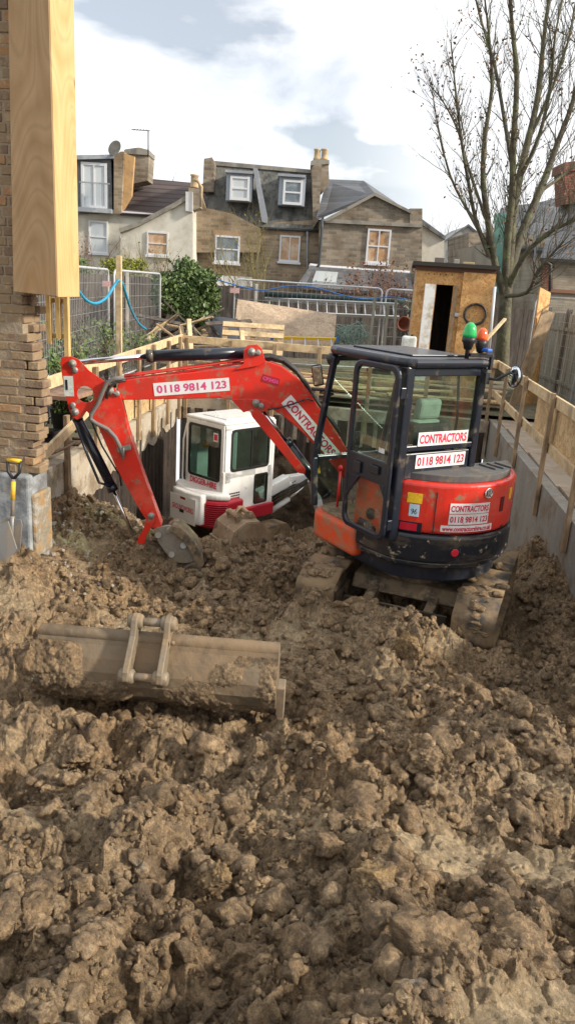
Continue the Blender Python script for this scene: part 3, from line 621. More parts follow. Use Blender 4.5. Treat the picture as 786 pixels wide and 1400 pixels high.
M_foot=mat('blue grey concrete',(.21,.225,.235),.85,n1=((.34,.36,.37),8,.45,.6),n2=((.15,.15,.15),3,.55,.66),dirt=((.25,.2,.13),4,.62,.72),bump=.01,bscale=18)
b=MB();b.box((-4.38,6.03,-.35),(2.70,.38,1.16));b.build('concrete_footing',M_foot,t,.02,2,local=loc)
b=MB();b.box((-3.02,6.05,-.25),(.05,.33,.6));b.build('mortar_spill',mat('mortar spill',(.25,.21,.15),.9,n1=((.36,.33,.28),8,.5,.6),dirt=((.35,.22,.1),5,.5,.6),bump=.03,bscale=14),t,.02,2,local=loc)
M_ply=woodmat('plywood',(.34,.23,.12),(.24,.145,.065),.9,(1,1,.3),.65,knots=True,lines=30,dirt=((.30,.17,.07),2.2,.55,.75))  # boxing front: duller brown puts its shade into the colour
M_ply_lit=woodmat('sunlit tone plywood',(.66,.47,.22),(.50,.32,.12),.9,(1,1,.3),.6,knots=True,lines=30)  # boxing side: same plywood, sunlight painted in as a paler yellow
t=thing('plywood_box','tall plywood boxing fixed to the upper brick wall beside the pit','boxing',(-2.95,6,1.77))
lo=Matrix.Translation((2.95,-6,-1.77))
xa=at(19,402,5.76).x;xa2=at(13,5,5.76).x;xb=at(78,400,5.76).x
MB().prism([(xa,5.76,1.77),(xb,5.76,1.755),(xb,5.76,4.6),(xa2+(xa2-xa)*.25,5.76,4.6)],(0,.018,0)).build('front_board',M_ply,t,.002,1,local=lo)
MB().box((xb-.006,5.985,3.17),(.018,.41,2.84)).build('side_board',M_ply_lit,t,.002,1,local=lo)
b=MB();b.box((xb-.05,5.81,3.1),(.045,.045,2.7));b.box((xb-.05,6.14,3.1),(.045,.045,2.7));b.box((xb-.12,5.96,1.80),(.24,.34,.02));b.build('batten',M_tim,t,local=lo)
# battens below the box
t=thing('timber_prop','pair of thin yellow battens with cross pieces under the plywood boxing','prop',(-2.85,6.25,1.1))
lo=Matrix.Translation((2.85,-6.25,-1.1));M_ytim=woodmat('yellow timber',(.66,.48,.2),(.5,.33,.12),3,(1,1,.4))
for px,y0,y1 in ((67,404,470),(80,404,463),(91,404,487)):
    a=at(px,y0,6.3);c=at(px+1,y1,6.3);MB().bar((a.x,6.3,a.z+.04),(a.x,6.3,c.z),.045,.04,(1,0,0)).build('batten',M_ytim,t,local=lo)
for py in (410,458):
    a=at(66,py,6.34);c=at(92,py,6.34);MB().bar((a.x,6.345,a.z),(c.x,6.345,a.z),.04,.04).build('cross_piece',M_ytim,t,local=lo)
# ------------------------------------------------------------------ spade and shovel
M_blk=mat('black plastic',(.02,.02,.022),.45);M_yel=mat('yellow plastic',(.75,.45,.02),.45,dirt=((.25,.18,.1),9,.5,.7))
M_steel=mat('worn steel',(.25,.25,.245),.5,.6,dirt=((.28,.22,.15),6,.42,.6))
def spade(name,lab,p,lean,top,blade_at,mh):
    t=thing(name,lab,'spade',p,rot=(lean,0,0))
    b=MB();b.cyl((0,0,.28),(0,0,.62),.017,.016);b.build('shaft',M_steel if mh else M_blk,t)
    MB().cyl((0,0,.44),(0,0,.60),.0195).build('grip_sleeve',M_yel,t)
    b=MB();b.tube([(0,0,.62),(-.05,0,.68),(-.06,0,.78)],.014,8);b.tube([(0,0,.62),(.05,0,.68),(.06,0,.78)],.014,8);b.build('yoke',M_blk,t)
    MB().cyl((-.06,0,.78),(.06,0,.78),.017).build('handle',M_yel,t)
    b=MB();b.prism([(-.08,0,.28),(.08,0,.28),(.095,0,.24),(.085,0,.02),(0,0,-.06),(-.085,0,.02),(-.095,0,.24)],(0,-.006,0));b.cyl((0,0,.1),(0,0,.3),.02,.02);b.build('blade',M_steel,t,.002,1);return t
q=at(18,745,5.65);spade('garden_spade','upright spade with black and yellow D handle against the grey footing',(q.x,5.62,q.z-.04),rad(-9),0,0,True)
t=thing('shovel','grey bladed shovel leaning at the left edge under the brick wall','shovel',at(12,765,5.35),rot=(rad(-20),rad(-28),0))
MB().cyl((0,0,.25),(0,0,.9),.017).build('shaft',M_timd,t)
MB().prism([(-.11,0,.3),(.11,0,.3),(.12,-.01,.05),(0,-.02,-.02),(-.12,-.01,.05)],(0,-.008,0)).build('blade',M_steel,t,.003,1)
# ------------------------------------------------------------------ black buckets and beam by left wall
def pail(p,s,lab):
    t=thing('builders_bucket',lab,'bucket',p,group='black buckets left of the pit');b=MB();b.lathe([(.11*s,0),(.15*s,.27*s),(.158*s,.27*s),(.158*s,.285*s),(.142*s,.285*s),(.105*s,.02*s)],(0,0,0),n=24);b.build('pail',M_blk,t)
    MB().tube([(.158*s*math.cos(a),-.02,.27*s-.13*s*math.sin(a)) for a in [PI*k/10 for k in range(11)]],.004,5).build('handle',M_steel,t)
q=at(83,585,7.95);pail((-4.02,7.9,-.02),1.15,'dark bucket with wire handle behind the low rail');pail((-4.1,8.9,-.02),1.1,'dark bucket further along, half hidden behind the excavator arm')
o=MB().box((0,0,0),(.7,1.1,.05)).build('scaffold_board',mat('reddish board',(.33,.2,.13),.8,n1=((.2,.13,.09),6,.45,.6)),bevel=.004);o.location=(-3.95,8.6,.55);tag(o,'reddish brown board bridging above the buckets at the left rail','board')
b=MB();b.tube([(-3.52,7.0,.14),(-3.47,7.25,.1),(-3.42,7.5,.12),(-3.42,7.7,.13)],.016,6);b.tube([(-3.47,7.75,.16),(-3.38,7.82,.15),(-3.38,7.68,.11),(-3.47,7.66,.12)],.02,6)
tag(b.build('rusty_bar',mat('rust',(.2,.12,.08),.8)),'twisted rusty bar hooked round the first post of the left rail','bar')
# ------------------------------------------------------------------ lettering
def textverts(s,bold=.03,ext=.0):
    cu=bpy.data.curves.new('lettering','FONT');cu.body=s;cu.size=1;cu.offset=bold;cu.align_x='CENTER';cu.align_y='CENTER';cu.resolution_u=3
    o=bpy.data.objects.new('lettering',cu);COL.objects.link(o);dg=bpy.context.evaluated_depsgraph_get();dg.update()
    me=bpy.data.meshes.new_from_object(o.evaluated_get(dg));V=np.array([v.co[:] for v in me.vertices]);F=[tuple(p.vertices) for p in me.polygons]
    bpy.data.objects.remove(o);bpy.data.curves.remove(cu);bpy.data.meshes.remove(me)
    mn=V.min(0);mx_=V.max(0);V=(V-(mn+mx_)/2)/(mx_-mn+1e-9)
    return V[:,:2],F
def text(s,mapf,w,h,mt,parent,bold=.03,name='lettering',off=.003):
    """mapf(u,v,d) -> point; u,v in metres on the face, d above the face"""
    V,F=textverts(s,bold);me=bpy.data.meshes.new(name)
    me.from_pydata([tuple(mapf(a*w,b_*h,off)) for a,b_ in V],[],F);me.update()
    o=bpy.data.objects.new(name,me);COL.objects.link(o);me.materials.append(mt)
    if parent:o.parent=parent
    return o
def flat(c,x,y):
    c=Vector(c);x=Vector(x).normalized();y=Vector(y);y=(y-x*y.dot(x)).normalized();n=x.cross(y)
    return lambda u,v,d: c+x*u+y*v+n*d
def plate(mapf,w,h,th,mt,parent,name='sign_plate',n=8,u0=0,v0=0):
    b=MB();A=[]
    for k in range(n+1):
        u_=u0-w/2+w*k/n;A.append([b.bm.verts.new(mapf(u_,v0+v_,d)) for v_,d in ((-h/2,0),(h/2,0),(h/2,th),(-h/2,th))])
    for p,q in zip(A,A[1:]):
        for k in range(4): b.bm.faces.new((p[k],p[(k+1)%4],q[(k+1)%4],q[k]))
    b.bm.faces.new(A[0]);b.bm.faces.new(A[-1][::-1]);return b.build(name,mt,parent)
# ------------------------------------------------------------------ machine materials
DIRT=(.24,.17,.10)
M_red=mat('orange red paint',(.66,.026,.013),.34,coat=.25,n1=((.50,.035,.02),3.5,.48,.66),n2=((.72,.085,.05),1.8,.55,.75),dirt=(DIRT,9,.55,.70),bump=.0006,bscale=25)
M_redm=mat('muddy orange paint',(.72,.075,.018),.4,n1=((.62,.10,.035),3,.42,.65),dirt=((.26,.18,.10),5.5,.44,.62))
M_navy=mat('black blue paint',(.012,.016,.026),.28,coat=.25,dirt=((.17,.13,.085),6,.58,.78))
M_navm=mat('mud splashed black panel',(.012,.014,.02),.3,coat=.2,n1=((.10,.08,.055),3.,.52,.72,(1,1,3)),dirt=((.34,.26,.17),11,.60,.66))
M_rub=mat('rubber',(.045,.04,.035),.75,n1=((.13,.09,.055),8,.45,.6),dirt=((.24,.165,.09),3.6,.40,.56),bump=.004,bscale=30)
M_mudm=mat('mud caked metal',(.21,.15,.09),.85,n1=((.07,.055,.04),5,.48,.62),n2=((.33,.25,.16),9,.55,.68),bump=.012,bscale=22)
M_hose=mat('hose rubber',(.025,.025,.025),.5,dirt=((.16,.12,.08),10,.5,.7))
M_hoseg=mat('grey hose sleeve',(.16,.15,.14),.6,dirt=((.25,.19,.13),9,.5,.7))
M_chr=mat('chrome rod',(.75,.76,.78),.15,1.)
M_pin=mat('greasy pin',(.30,.29,.27),.55,.5,dirt=((.3,.25,.18),14,.5,.65))
M_white=mat('white sign',(.74,.74,.73),.45,n1=((.60,.57,.52),5,.48,.68),dirt=((.40,.33,.25),14,.60,.74))
M_mag=mat('red lettering',(.58,.015,.06),.5)
M_magf=mat('faded magenta lettering',(.62,.07,.22),.5)
M_glass=glassmat('cab glass',(.84,.93,.89),fac=.25,dl=.60,dh=.95)
M_glassw=glassmat('tinted cab glass',(.60,.72,.68),fac=.4,dl=.65,dh=.95)
M_int=mat('cab interior',(.035,.037,.04),.6,dirt=((.2,.15,.1),6,.58,.75))
M_seat=mat('seat cloth',(.03,.03,.033),.8);M_sage=mat('sage seat cover',(.30,.34,.29),.85,n1=((.22,.26,.22),6,.5,.65))
M_grey=mat('grey rubber mat',(.09,.09,.09),.75,dirt=((.2,.16,.11),7,.5,.7))
M_yst=mat('yellow sticker',(.85,.55,.02),.5,n1=((.75,.35,.02),40,.5,.6));M_bst=mat('pale blue sticker',(.45,.62,.72),.5)
# ================================================================= RED EXCAVATOR
RX=thing('mini_excavator','red and black mini excavator with open cab door standing on the churned clay','excavator',(.40,6.8,-.96),rad(130))
RXM=Matrix.Translation((.40,6.8,-.96))@Matrix.Rotation(rad(130),4,'Z');RI=RXM.inverted()
# --- tracks
HU=rad(104-130+180-180)           # undercarriage heading relative to the house
UM=Matrix.Rotation(rad(180-104-130),4,'Z')     # undercarriage x axis in machine space
def UP(x,y,z): return UM@Vector((x,y,z))
def track(side):
    t=MB();R_=.24;Lh=.66;W=.36;yc=side*.70;n=14;prof=[]
    for k in range(n+1):
        a=PI/2+PI*k/n;prof.append((-Lh+R_*math.cos(a)*1.05,R_+R_*math.sin(a)))
    for k in range(n+1):
        a=-PI/2+PI*k/n;prof.append((Lh+R_*math.cos(a)*1.05,R_+R_*math.sin(a)))
    # subdivide straight runs and add lugs
    pts=[];m=len(prof)
    for k in range(m):
        a=Vector((*prof[k],0));c=Vector((*prof[(k+1)%m],0));q=max(1,int((c-a).length/.06))
        for j in range(q): pts.append(a.lerp(c,j/q))
    N_=len(pts);ctr=Vector((0,R_,0));out=[];inn=[]
    for k,p in enumerate(pts):
        tx=(pts[(k+1)%N_]-pts[k-1]).normalized();nn=Vector((tx.y,-tx.x,0))
        if (p-Vector((max(-Lh,min(Lh,p.x)),R_,0))).dot(nn)<0: nn=-nn
        out.append(p+nn*(.018 if k%4<2 else -.010));inn.append(p-nn*.035)
    rows_=[]
    for k in range(N_):
        rows_.append([t.bm.verts.new(UP(q.x,yc+yy,q.y)) for q,yy in ((out[k],-W/2),(out[k],-W*.06),(out[k],W*.06),(out[k],W/2),(inn[k],W/2),(inn[k],-W/2))])
    for k in range(N_):
        r=rows_[k];s=rows_[(k+1)%N_]
        for j in range(6): 
            f=t.bm.faces.new((r[j],r[(j+1)%6],s[(j+1)%6],s[j]));f.smooth=True
    o=t.build('crawler_track',M_rub,RX)
    for x,r in ((-Lh,.19),(Lh,.19)):
        s=MB();s.lathe([(.05,-.14),(r*.5,-.14),(r,-.10),(r,.10),(r*.5,.14),(.05,.14)],UP(x,yc,R_),UP(0,1,0),18);s.build('sprocket' if x<0 else 'idler',M_mudm,o)
    for x in (-.45,-.15,.15,.45):
        s=MB();s.cyl(UP(x,yc-.12,.11),UP(x,yc+.12,.11),.085,n=14);s.build('roller',M_mudm,o)
    s=MB();s.box((0,0,0),(1.3,.16,.2));s.build('track_frame',M_mudm,o,.02,local=UM@Matrix.Translation((0,yc,R_)))
    # packed clay on the track
    for k in range(26):
        v,f=clodshape(3,900+k+side*10);v=v*np.array([.06,.07,.04])*random.uniform(.6,1.2);an=random.uniform(PI*.45,PI*1.15);x0=-.62+.25*math.cos(an) if k%3 else random.uniform(-.6,.3);zz=.24+.25*math.sin(an) if k%3 else .49;y0=yc+random.uniform(-.15,.15)
        P_=[tuple(UP(a+x0,b_+y0,c+zz)) for a,b_,c in v];setattr_float(npmesh('packed_clay',P_,f,M_clod,o,smooth=True),'tone',np.full(len(P_),.3+.4*random.random()))
track(1);track(-1)
b=MB()
b.prism([UP(x,-.5,z) for x,z in ((-.35,.36),(.35,.36),(.42,.24),(.2,.14),(-.2,.14),(-.42,.24))],UM.to_3x3()@Vector((0,1.0,0)))
b.cyl((0,0,.30),(0,0,.52),.33,n=28);b.build('undercarriage_frame',M_mudm,RX,.02)
# blade carried between the tracks at the near end
b=MB();pr=[(-.72+.04*math.cos(a)-.02,.04+.24*(a+1.2)/2.4) for a in [-1.2+.3*k for k in range(9)]]
poly=[UP(x,-.46,z) for x,z in pr]+[UP(x-.03,-.46,z) for x,z in pr[::-1]]
b.prism(poly,UM.to_3x3()@Vector((0,.92,0)));b.box((0,0,0),(.1,.94,.05),None) if False else None
b.build('dozer_blade',mat('dark wet mud on steel',(.06,.045,.032),.7,n1=((.16,.11,.07),5,.5,.66),bump=.01,bscale=20),RX,.006)
for q in (.28,-.28):
    b=MB();b.bar(UP(-.3,q,.26),UP(-.72,q,.18),.09,.1);b.build('blade_arm',M_mudm,RX,.01)
# --- body outline (plan)
def outline(o=0,x0=-.9,x1=.9):
    pts=[];hw=.76+o;R_=.81+o
    a0=math.asin(min(1,hw*.93/R_))
    seq=[]
    for k in range(25):
        a=PI-a0+2*a0*k/24;seq.append((R_*math.cos(a),R_*math.sin(a)))     # from left rear round the tail to right rear
    seq=[(x,max(-hw,min(hw,y))) for x,y in seq]
    xf=.80+o;rc=.18
    right=[(-.1,-hw),(.3,-hw)]+[(xf-rc+rc*math.sin(a),-hw+rc-rc*math.cos(a)) for a in [PI/2*k/6 for k in range(7)]]
    left=[(xf-rc+rc*math.cos(a),hw-rc+rc*math.sin(a)) for a in [PI/2*k/6 for k in range(7)]]+[(.3,hw),(-.1,hw)]
    return seq+right+left
def clip(poly,x,keep_less):
    out=[]
    for p,q in zip(poly,poly[1:]+poly[:1]):
        ip=(p[0]<=x)==keep_less;iq=(q[0]<=x)==keep_less
        if ip: out.append(p)
        if ip!=iq:
            t_=(x-p[0])/(q[0]-p[0]);out.append((x,p[1]+(q[1]-p[1])*t_))
    return out
def slab(poly,z0,z1,b=None):
    b=b or MB();b.prism([(x,y,z0) for x,y in poly],(0,0,z1-z0));return b
slab(clip(outline(-.10),.72,True),.54,.68).build('swing_deck',M_navy,RX,.01)
# black counterweight band, slightly flared below
b=MB();P0=clip(outline(-.05),.02,True);P1=clip(outline(.0),.02,True)
b=slab(P1,.73,.985);o=b.build('counterweight',M_navm,RX,.035,4)
slab(clip(outline(-.035),.02,True),.675,.735).build('counterweight_lip',M_navm,RX,.02,3)
slab(clip(outline(-.005),.025,False),.585,.86).build('side_skirt',M_redm,RX,.05,4)
slab(clip(outline(-.05),.03,False),.86,.885).build('cab_floor',mat('muddy floor plate',(.28,.2,.12),.9,n1=((.14,.1,.07),9,.45,.6),bump=.02,bscale=15),RX,.004)
# red engine hood
hp=clip(outline(-.015),-.34,True)
slab(hp,.988,1.43).build('engine_hood',M_red,RX,.05,4)
hp2=clip(outline(-.06),-.30,True);hp2=[(x,y) for x,y in hp2]
slab(clip(outline(-.07),-.36,True),1.43,1.49).build('hood_top',M_grey,RX,.03,3)
b=MB()
for yy in (-.42,-.32,-.22):
    b=MB();b.box((-.52,yy,1.497),(.2,.02,.015));b.build('hood_rib',M_grey,RX,.004,1)
# right hand side housing (fuel tank and valve cover)
slab([(.62,-.74),(.72,-.62),(.72,-.16),(-.335,-.16),(-.335,-.745)],.903,1.30).build('side_housing',M_red,RX,.05,4)
slab([(.60,-.70),(.66,-.60),(.66,-.20),(-.33,-.20),(-.33,-.70)],1.30,1.36).build('housing_top',M_grey,RX,.03,3)
# panel seam and red side panel behind the door
def tail(th,z,off=-.015):
    """map onto the curved tail: u metres to the right as seen from behind"""
    R_=.81+off
    def f(u,v,d):
        a=PI+th+ u/R_            # seen from behind, right is machine -y ... angle grows towards -y
        return Vector(((R_+d)*math.cos(a),(R_+d)*math.sin(a),z+v))
    return f
for th in (-.62,.62):
    b=MB();f=tail(th,1.14);b.prism([f(-.004,-.145,.0015),f(.004,-.145,.0015),f(.004,.22,.0015),f(-.004,.22,.0015)],f(0,0,.003)-f(0,0,.0015))
    b.build('panel_seam',M_blk,RX)
th=-.23
s=plate(tail(th,1.225),.38,.088,.004,M_white,RX);text('CONTRACTORS',tail(th,1.225),.36,.055,M_mag,s,off=.0055)
s=plate(tail(th,1.13),.38,.088,.004,M_white,RX);text('0118 9814 123',tail(th,1.13),.36,.055,M_mag,s,off=.0055)
s=plate(tail(th,1.048),.50,.055,.004,M_white,RX,n=12);text('www.contractorshire.co.uk',tail(th,1.048),.475,.042,M_mag,s,bold=.035,off=.0055)
# round chrome badge with a plain emblem
f=tail(-.03,1.35);b=MB();b.lathe([(.046,0),(.046,.010),(.039,.013),(.037,.006)],f(0,0,0),f(0,0,1)-f(0,0,0),24);o=b.build('badge',M_chr,RX)
b=MB();b.prism([f(x,y,.011) for x,y in ((-.02,-.028),(-.008,-.028),(-.008,.028),(-.02,.028))],f(0,0,.004)-f(0,0,0))
b.prism([f(x,y,.011) for x,y in ((-.008,-.002),(.014,.028),(.026,.028),(.004,-.0),(.026,-.028),(.014,-.028),(-.008,-.006))],f(0,0,.004)-f(0,0,0));b.build('emblem',M_steel,o)
f=tail(.23,1.23);plate(f,.055,.13,.004,mat('painted recess shade',(.1,.01,.01),.6),RX,'hood_handle',4)  # flat plate, darkened red paints the shade inside a handle recess
f=tail(.42,1.30);plate(f,.05,.10,.003,M_yst,RX,'warning_sticker',3)
f=tail(.30,1.02);plate(f,.05,.02,.003,M_navy,RX,'keyhole_cover',3)
# red side panel between door and tail, tail lamp, stickers
f=flat((-.45,.69,1.1),(-.75,-.66,0),(0,0,1))
def tailL(u,v,d):   # left rear quarter, around angle
    a=PI-.80+u/.83;return Vector(((.797+d)*math.cos(a),(.797+d)*math.sin(a),1.1+v))
plate(lambda u,v,d:tailL(u-.035,v+.19,d),.13,.085,.003,M_yst,RX,'warning_sticker',4)
s=plate(lambda u,v,d:tailL(u-.03,v+.085,d),.088,.105,.003,M_bst,RX,'noise_sticker',4);text('96',lambda u,v,d:tailL(u-.03,v+.075,d),.055,.05,mat('sticker ink',(.02,.02,.03),.6),s)
s=plate(lambda u,v,d:tailL(u-.05,v-.06,d),.20,.085,.006,M_navy,RX,'lamp_housing',5)
plate(lambda u,v,d:tailL(u-.065,v-.06,d+.006),.15,.06,.006,mat('red reflector',(.55,.01,.03),.25,coat=.6),s,'reflector',5)
f=tail(-.36,.84,.0);b=MB();b.lathe([(.034,0),(.034,.006),(.03,.008)],f(0,0,.0),f(0,0,1)-f(0,0,0),20);b.build('round_reflector',mat('round reflector',(.6,.02,.04),.3,coat=.5),RX)
# --- cab
XR,XF,YL,YR_=-.42,.72,.72,-.10
ZB,ZT=.90,2.36
M_cab=M_navy
def post(name,pts,w_=.07,h_=.07):
    b=MB()
    for a,c in zip(pts,pts[1:]): b.bar(a,c,w_,h_,(1,0,0))
    for p in pts[1:-1]: b.box(p,(w_*.96,h_*.96,w_*.9))
    return b.build(name,M_cab,RX,.015,2)
post('cab_pillar',[(XR,YL,ZB),(XR,YL,ZT)],.085,.09);post('cab_pillar',[(XR,YR_,1.42),(XR,YR_,ZT)],.07,.07)
post('cab_pillar',[(.74,YL,ZB-.02),(.80,YL,1.35),(.60,YL-.01,2.33)],.055,.06)
post('cab_pillar',[(.74,YR_,ZB-.02),(.80,YR_,1.35),(.60,YR_,2.33)],.055,.06)
post('cab_pillar',[(.10,YL-.02,ZB),(.10,YL-.02,ZT)],.05,.045) if False else None
# roof
b=MB();rp=[(-.50,.70),(-.46,.775),(-.36,.79),(.48,.79),(.62,.76),(.68,.68),(.68,-.08),(.62,-.15),(.5,-.17),(-.38,-.17),(-.47,-.15),(-.50,-.08)]
b.prism([(x,y,2.35) for x,y in rp],(0,0,.075));b.build('cab_roof',M_cab,RX,.032,4)
b=MB();b.box((.08,.31,2.432),(.8,.6,.014));b.build('roof_panel',M_cab,RX,.006)
# rear wall of cab: lower panel, rails
b=MB();b.box((XR,(YL+YR_)/2,1.54),(.05,YL-YR_-.10,.22));b.build('rear_panel',M_cab,RX,.01)
for z_,h_ in ((2.315,.07),(1.69,.05)):
    b=MB();b.box((XR,(YL+YR_)/2,z_),(.055,YL-YR_-.06,h_));b.build('rear_window_frame',M_cab,RX,.01)
b=MB();b.box((XR+.005,(YL+YR_)/2,2.0),(.006,YL-YR_-.08,.60));b.build('rear_window',M_glass,RX)
yc=(YL+YR_)/2
f=flat((XR-.028,yc-.03,1.765),(0,-1,0),(0,0,1))
s=plate(f,.56,.115,.004,M_white,RX);text('CONTRACTORS',f,.53,.078,M_mag,s,off=.0055)
f=flat((XR-.028,yc-.03,1.575),(0,-1,0),(0,0,1))
s=plate(f,.56,.115,.004,M_white,RX);text('0118 9814 123',f,.53,.078,M_mag,s,off=.0055)
# right wall
b=MB();b.box((.15,YR_,1.25),(1.1,.04,.62));b.build('side_panel',M_cab,RX,.01)
b=MB();b.prism([(XR+.04,YR_,1.56),(.76,YR_,1.56),(.60,YR_,2.3),(XR+.04,YR_,2.3)],(0,.006,0));b.build('side_window',M_glass,RX)
# windscreen
b=MB();b.prism([(.80,YL-.04,1.36),(.80,YR_+.04,1.36),(.61,YR_+.04,2.3),(.61,YL-.04,2.3)],(.006,0,0));b.build('windscreen',M_glass,RX)
b=MB();b.prism([(.745,YL-.04,.93),(.745,YR_+.04,.93),(.80,YR_+.04,1.32),(.80,YL-.04,1.32)],(.006,0,0));b.build('lower_windscreen',M_glass,RX)
for x_,z_ in ((.80,1.34),(.61,2.31)):
    b=MB();b.bar((x_,YL-.03,z_),(x_,YR_+.03,z_),.045,.045);b.build('windscreen_bar',M_cab,RX,.008)
# side sill + orange lower body side visible through the door glass
slab([(.10,.735),(-.40,.735),(-.40,.45),(.10,.45)],.89,1.40).build('side_cover',M_redm,RX,.03,3)
b=MB();b.lathe([(.05,0),(.05,.02),(.035,.035),(.01,.035)],(-.16,.735,1.06),(0,1,0),20);b.build('filler_cap',M_blk,RX)
b=MB();b.box((-.16,.60,1.44),(.52,.24,.05));b.build('side_console',M_int,RX,.02)
# door folded back against the side
DY=.80
def ringpts(cx,cz,w_,h_,r,y,n=5,tl=0):
    out=[]
    for sx,sz,a0 in ((1,1,0),(-1,1,90),(-1,-1,180),(1,-1,270)):
        for k in range(n+1):
            a=rad(a0+90*k/n);out.append(Vector((cx+sx*(w_/2-r)+r*math.cos(a),y,cz+sz*(h_/2-r)+r*math.sin(a))))
    for p in out: p.x+=(p.z-cz)*tl
    return out
door=MB();door.holed(ringpts(-.155,1.63,.60,1.46,.09,DY),ringpts(-.155,1.63,.50,1.36,.07,DY),(0,.035,0));do=door.build('door',M_cab,RX,.012,2)
b=MB();b.box((-.155,DY+.018,1.475),(.52,.028,.20));b.build('door_panel',M_cab,do,.008)
b=MB();b.box((-.155,DY+.018,1.93),(.505,.006,.72));b.build('upper_pane',M_glass,do)
b=MB();b.box((-.155,DY+.018,1.165),(.505,.006,.44));b.build('lower_pane',glassmat('muddy glass',(.9,.92,.9),fac=.2,dl=.55,dh=.85),do)
for pts in ([(.095,DY+.002,1.38),(.095,DY+.002,1.18),(-.06,DY+.002,1.38)],[(-.405,DY+.002,1.38),(-.405,DY+.002,1.28),(-.33,DY+.002,1.38)]):
    b=MB();b.prism(pts,(0,.03,0));b.build('door_gusset',M_cab,do,.004)
b=MB();b.box((-.27,DY+.045,1.49),(.12,.02,.07));b.box((-.04,DY+.045,1.46),(.09,.02,.10));b.build('door_handle',M_blk,do,.006)
s=plate(flat((-.315,DY+.022,1.66),(-1,0,0),(0,0,1)),.075,.04,.001,M_white,do,'pane_sticker',2)
for z in (1.05,2.15): MB().box((-.44,DY-.02,z),(.05,.05,.09)).build('hinge',M_cab,do,.006)
# seat, console, levers
st=MB().box((.02,.31,1.12),(.5,.50,.14)).build('seat',M_seat,RX,.04,3)
MB().box((-.24,.31,1.55),(.13,.46,.66),Matrix.Rotation(rad(-8),3,'Y')).build('backrest',M_seat,RX,.05,3)
b=MB();b.box((-.22,.33,1.62),(.17,.36,.55),Matrix.Rotation(rad(-8),3,'Y'));b.build('seat_cover',M_sage,RX,.07,3)
MB().box((-.25,.31,1.98),(.09,.26,.18),Matrix.Rotation(rad(-6),3,'Y')).build('headrest',M_sage,RX,.04,3)
for yy in (.58,.04):
    MB().box((.12,yy,1.30),(.42,.12,.16)).build('armrest',M_int,RX,.03,3)
    b=MB();b.tube([(.30,yy,1.36),(.34,yy,1.52),(.33,yy,1.58)],.014,8);b.cyl((.33,yy,1.56),(.33,yy,1.68),.024,.02);b.build('control_lever',M_blk,RX)
for yy in (.38,.28):
    b=MB();b.tube([(.58,yy,.9),(.60,yy,1.2),(.57,yy,1.32)],.012,8);b.cyl((.57,yy,1.30),(.56,yy,1.38),.02);b.build('travel_lever',M_blk,RX)
b=MB();b.tube([(.50,.62,.92),(.50,.62,1.28)],.012,8);b.lathe([(.02,0),(.022,.03),(.01,.05)],(.50,.62,1.28),(0,0,1),10);b.build('blade_lever',mat('red knob',(.5,.02,.02),.4),RX)
MB().tube([(-.3,.02,1.5),(-.32,.02,1.9),(-.3,.05,2.3)],.012,8).build('roof_stay',M_blk,RX)
# front grab rail
# beacons
def beacon(px,py,Y,r,h,mt,stem):
    p=RI@at(px,py,Y);b=MB();b.cyl((p.x,p.y,p.z-stem),p,.018,.018,10);b.lathe([(.03,-.10),(.045,-.05),(r,-.035),(r,.0),(r*.6,.004)],p,(0,0,1),20);o=b.build('beacon_base',M_blk,RX)
    b=MB();b.lathe([(r*.98,.0),(r*1.02,.02),(r*.93,h*.5),(r*.72,h*.8),(r*.35,h*.97),(.005,h)],p,(0,0,1),28);b.build('beacon_lens',mt,o)
beacon(641,461,6.42,.056,.12,mat('green lens',(.01,.42,.09),.2,coat=.5,n1=((.02,.55,.15),20,.5,.6)),.18)
beacon(658,465,6.5,.048,.10,mat('orange lens',(.85,.09,.01),.2,coat=.5,n1=((1.,.16,.02),20,.5,.6)),.14)
b=MB();p=RI@at(641,485,6.42);q=RI@at(672,486,6.5);b.bar(p,q,.05,.03);b.bar(q,q-Vector((0,0,.12)),.03,.03);b.build('beacon_bracket',M_blk,RX,.004)
b=MB();p=RI@at(665,479,6.46);b.box(p,(.08,.06,.03));b.build('blue_clip',mat('blue plastic',(.02,.12,.5),.5),RX,.01)
# mirrors and lamp
b=MB();pts=[RI@at(x,y,6.45) for x,y in ((664,517),(678,519),(688,514),(698,509))];b.tube(pts,.012,8);b.box(pts[0],(.04,.05,.09));o=b.build('mirror_arm',M_blk,RX)
c=RI@at(703,515,6.45);ax=(RI.to_3x3()@Vector((-.86,-.46,.08))).normalized()
MB().lathe([(.02,-.04),(.07,-.028),(.092,-.002),(.092,.004),(.085,.007)],c,ax,26).build('mirror_housing',M_blk,o)
MB().lathe([(.085,.007),(.06,.012),(.01,.015)],c,ax,26).build('mirror_glass',mat('mirror',(.8,.82,.85),.03,1.),o)
b=MB();pts=[RI@at(x,y,7.0) for x,y in ((434,640),(438,600),(444,552),(447,541),(456,538))];b.tube(pts,.014,8)
b.build('grab_rail',M_blk,RX)
b=MB();b.tube([RI@at(x,y,6.98) for x,y in ((456,534),(440,533),(426,532))],.014,8);b.tube([RI@at(x,y,6.98) for x,y in ((450,533),(452,515),(454,500))],.012,8);o=b.build('mirror_arm',M_blk,RX)
c=RI@at(434,513,6.98);b=MB();b.box((0,0,0),(.10,.035,.20));b.build('mirror_housing',M_blk,o,.018,3,local=Matrix.Translation(c)@(RI.to_3x3()@Matrix.Rotation(rad(5),3,'Z')@Matrix.Rotation(rad(-12),3,'Y')).to_4x4())
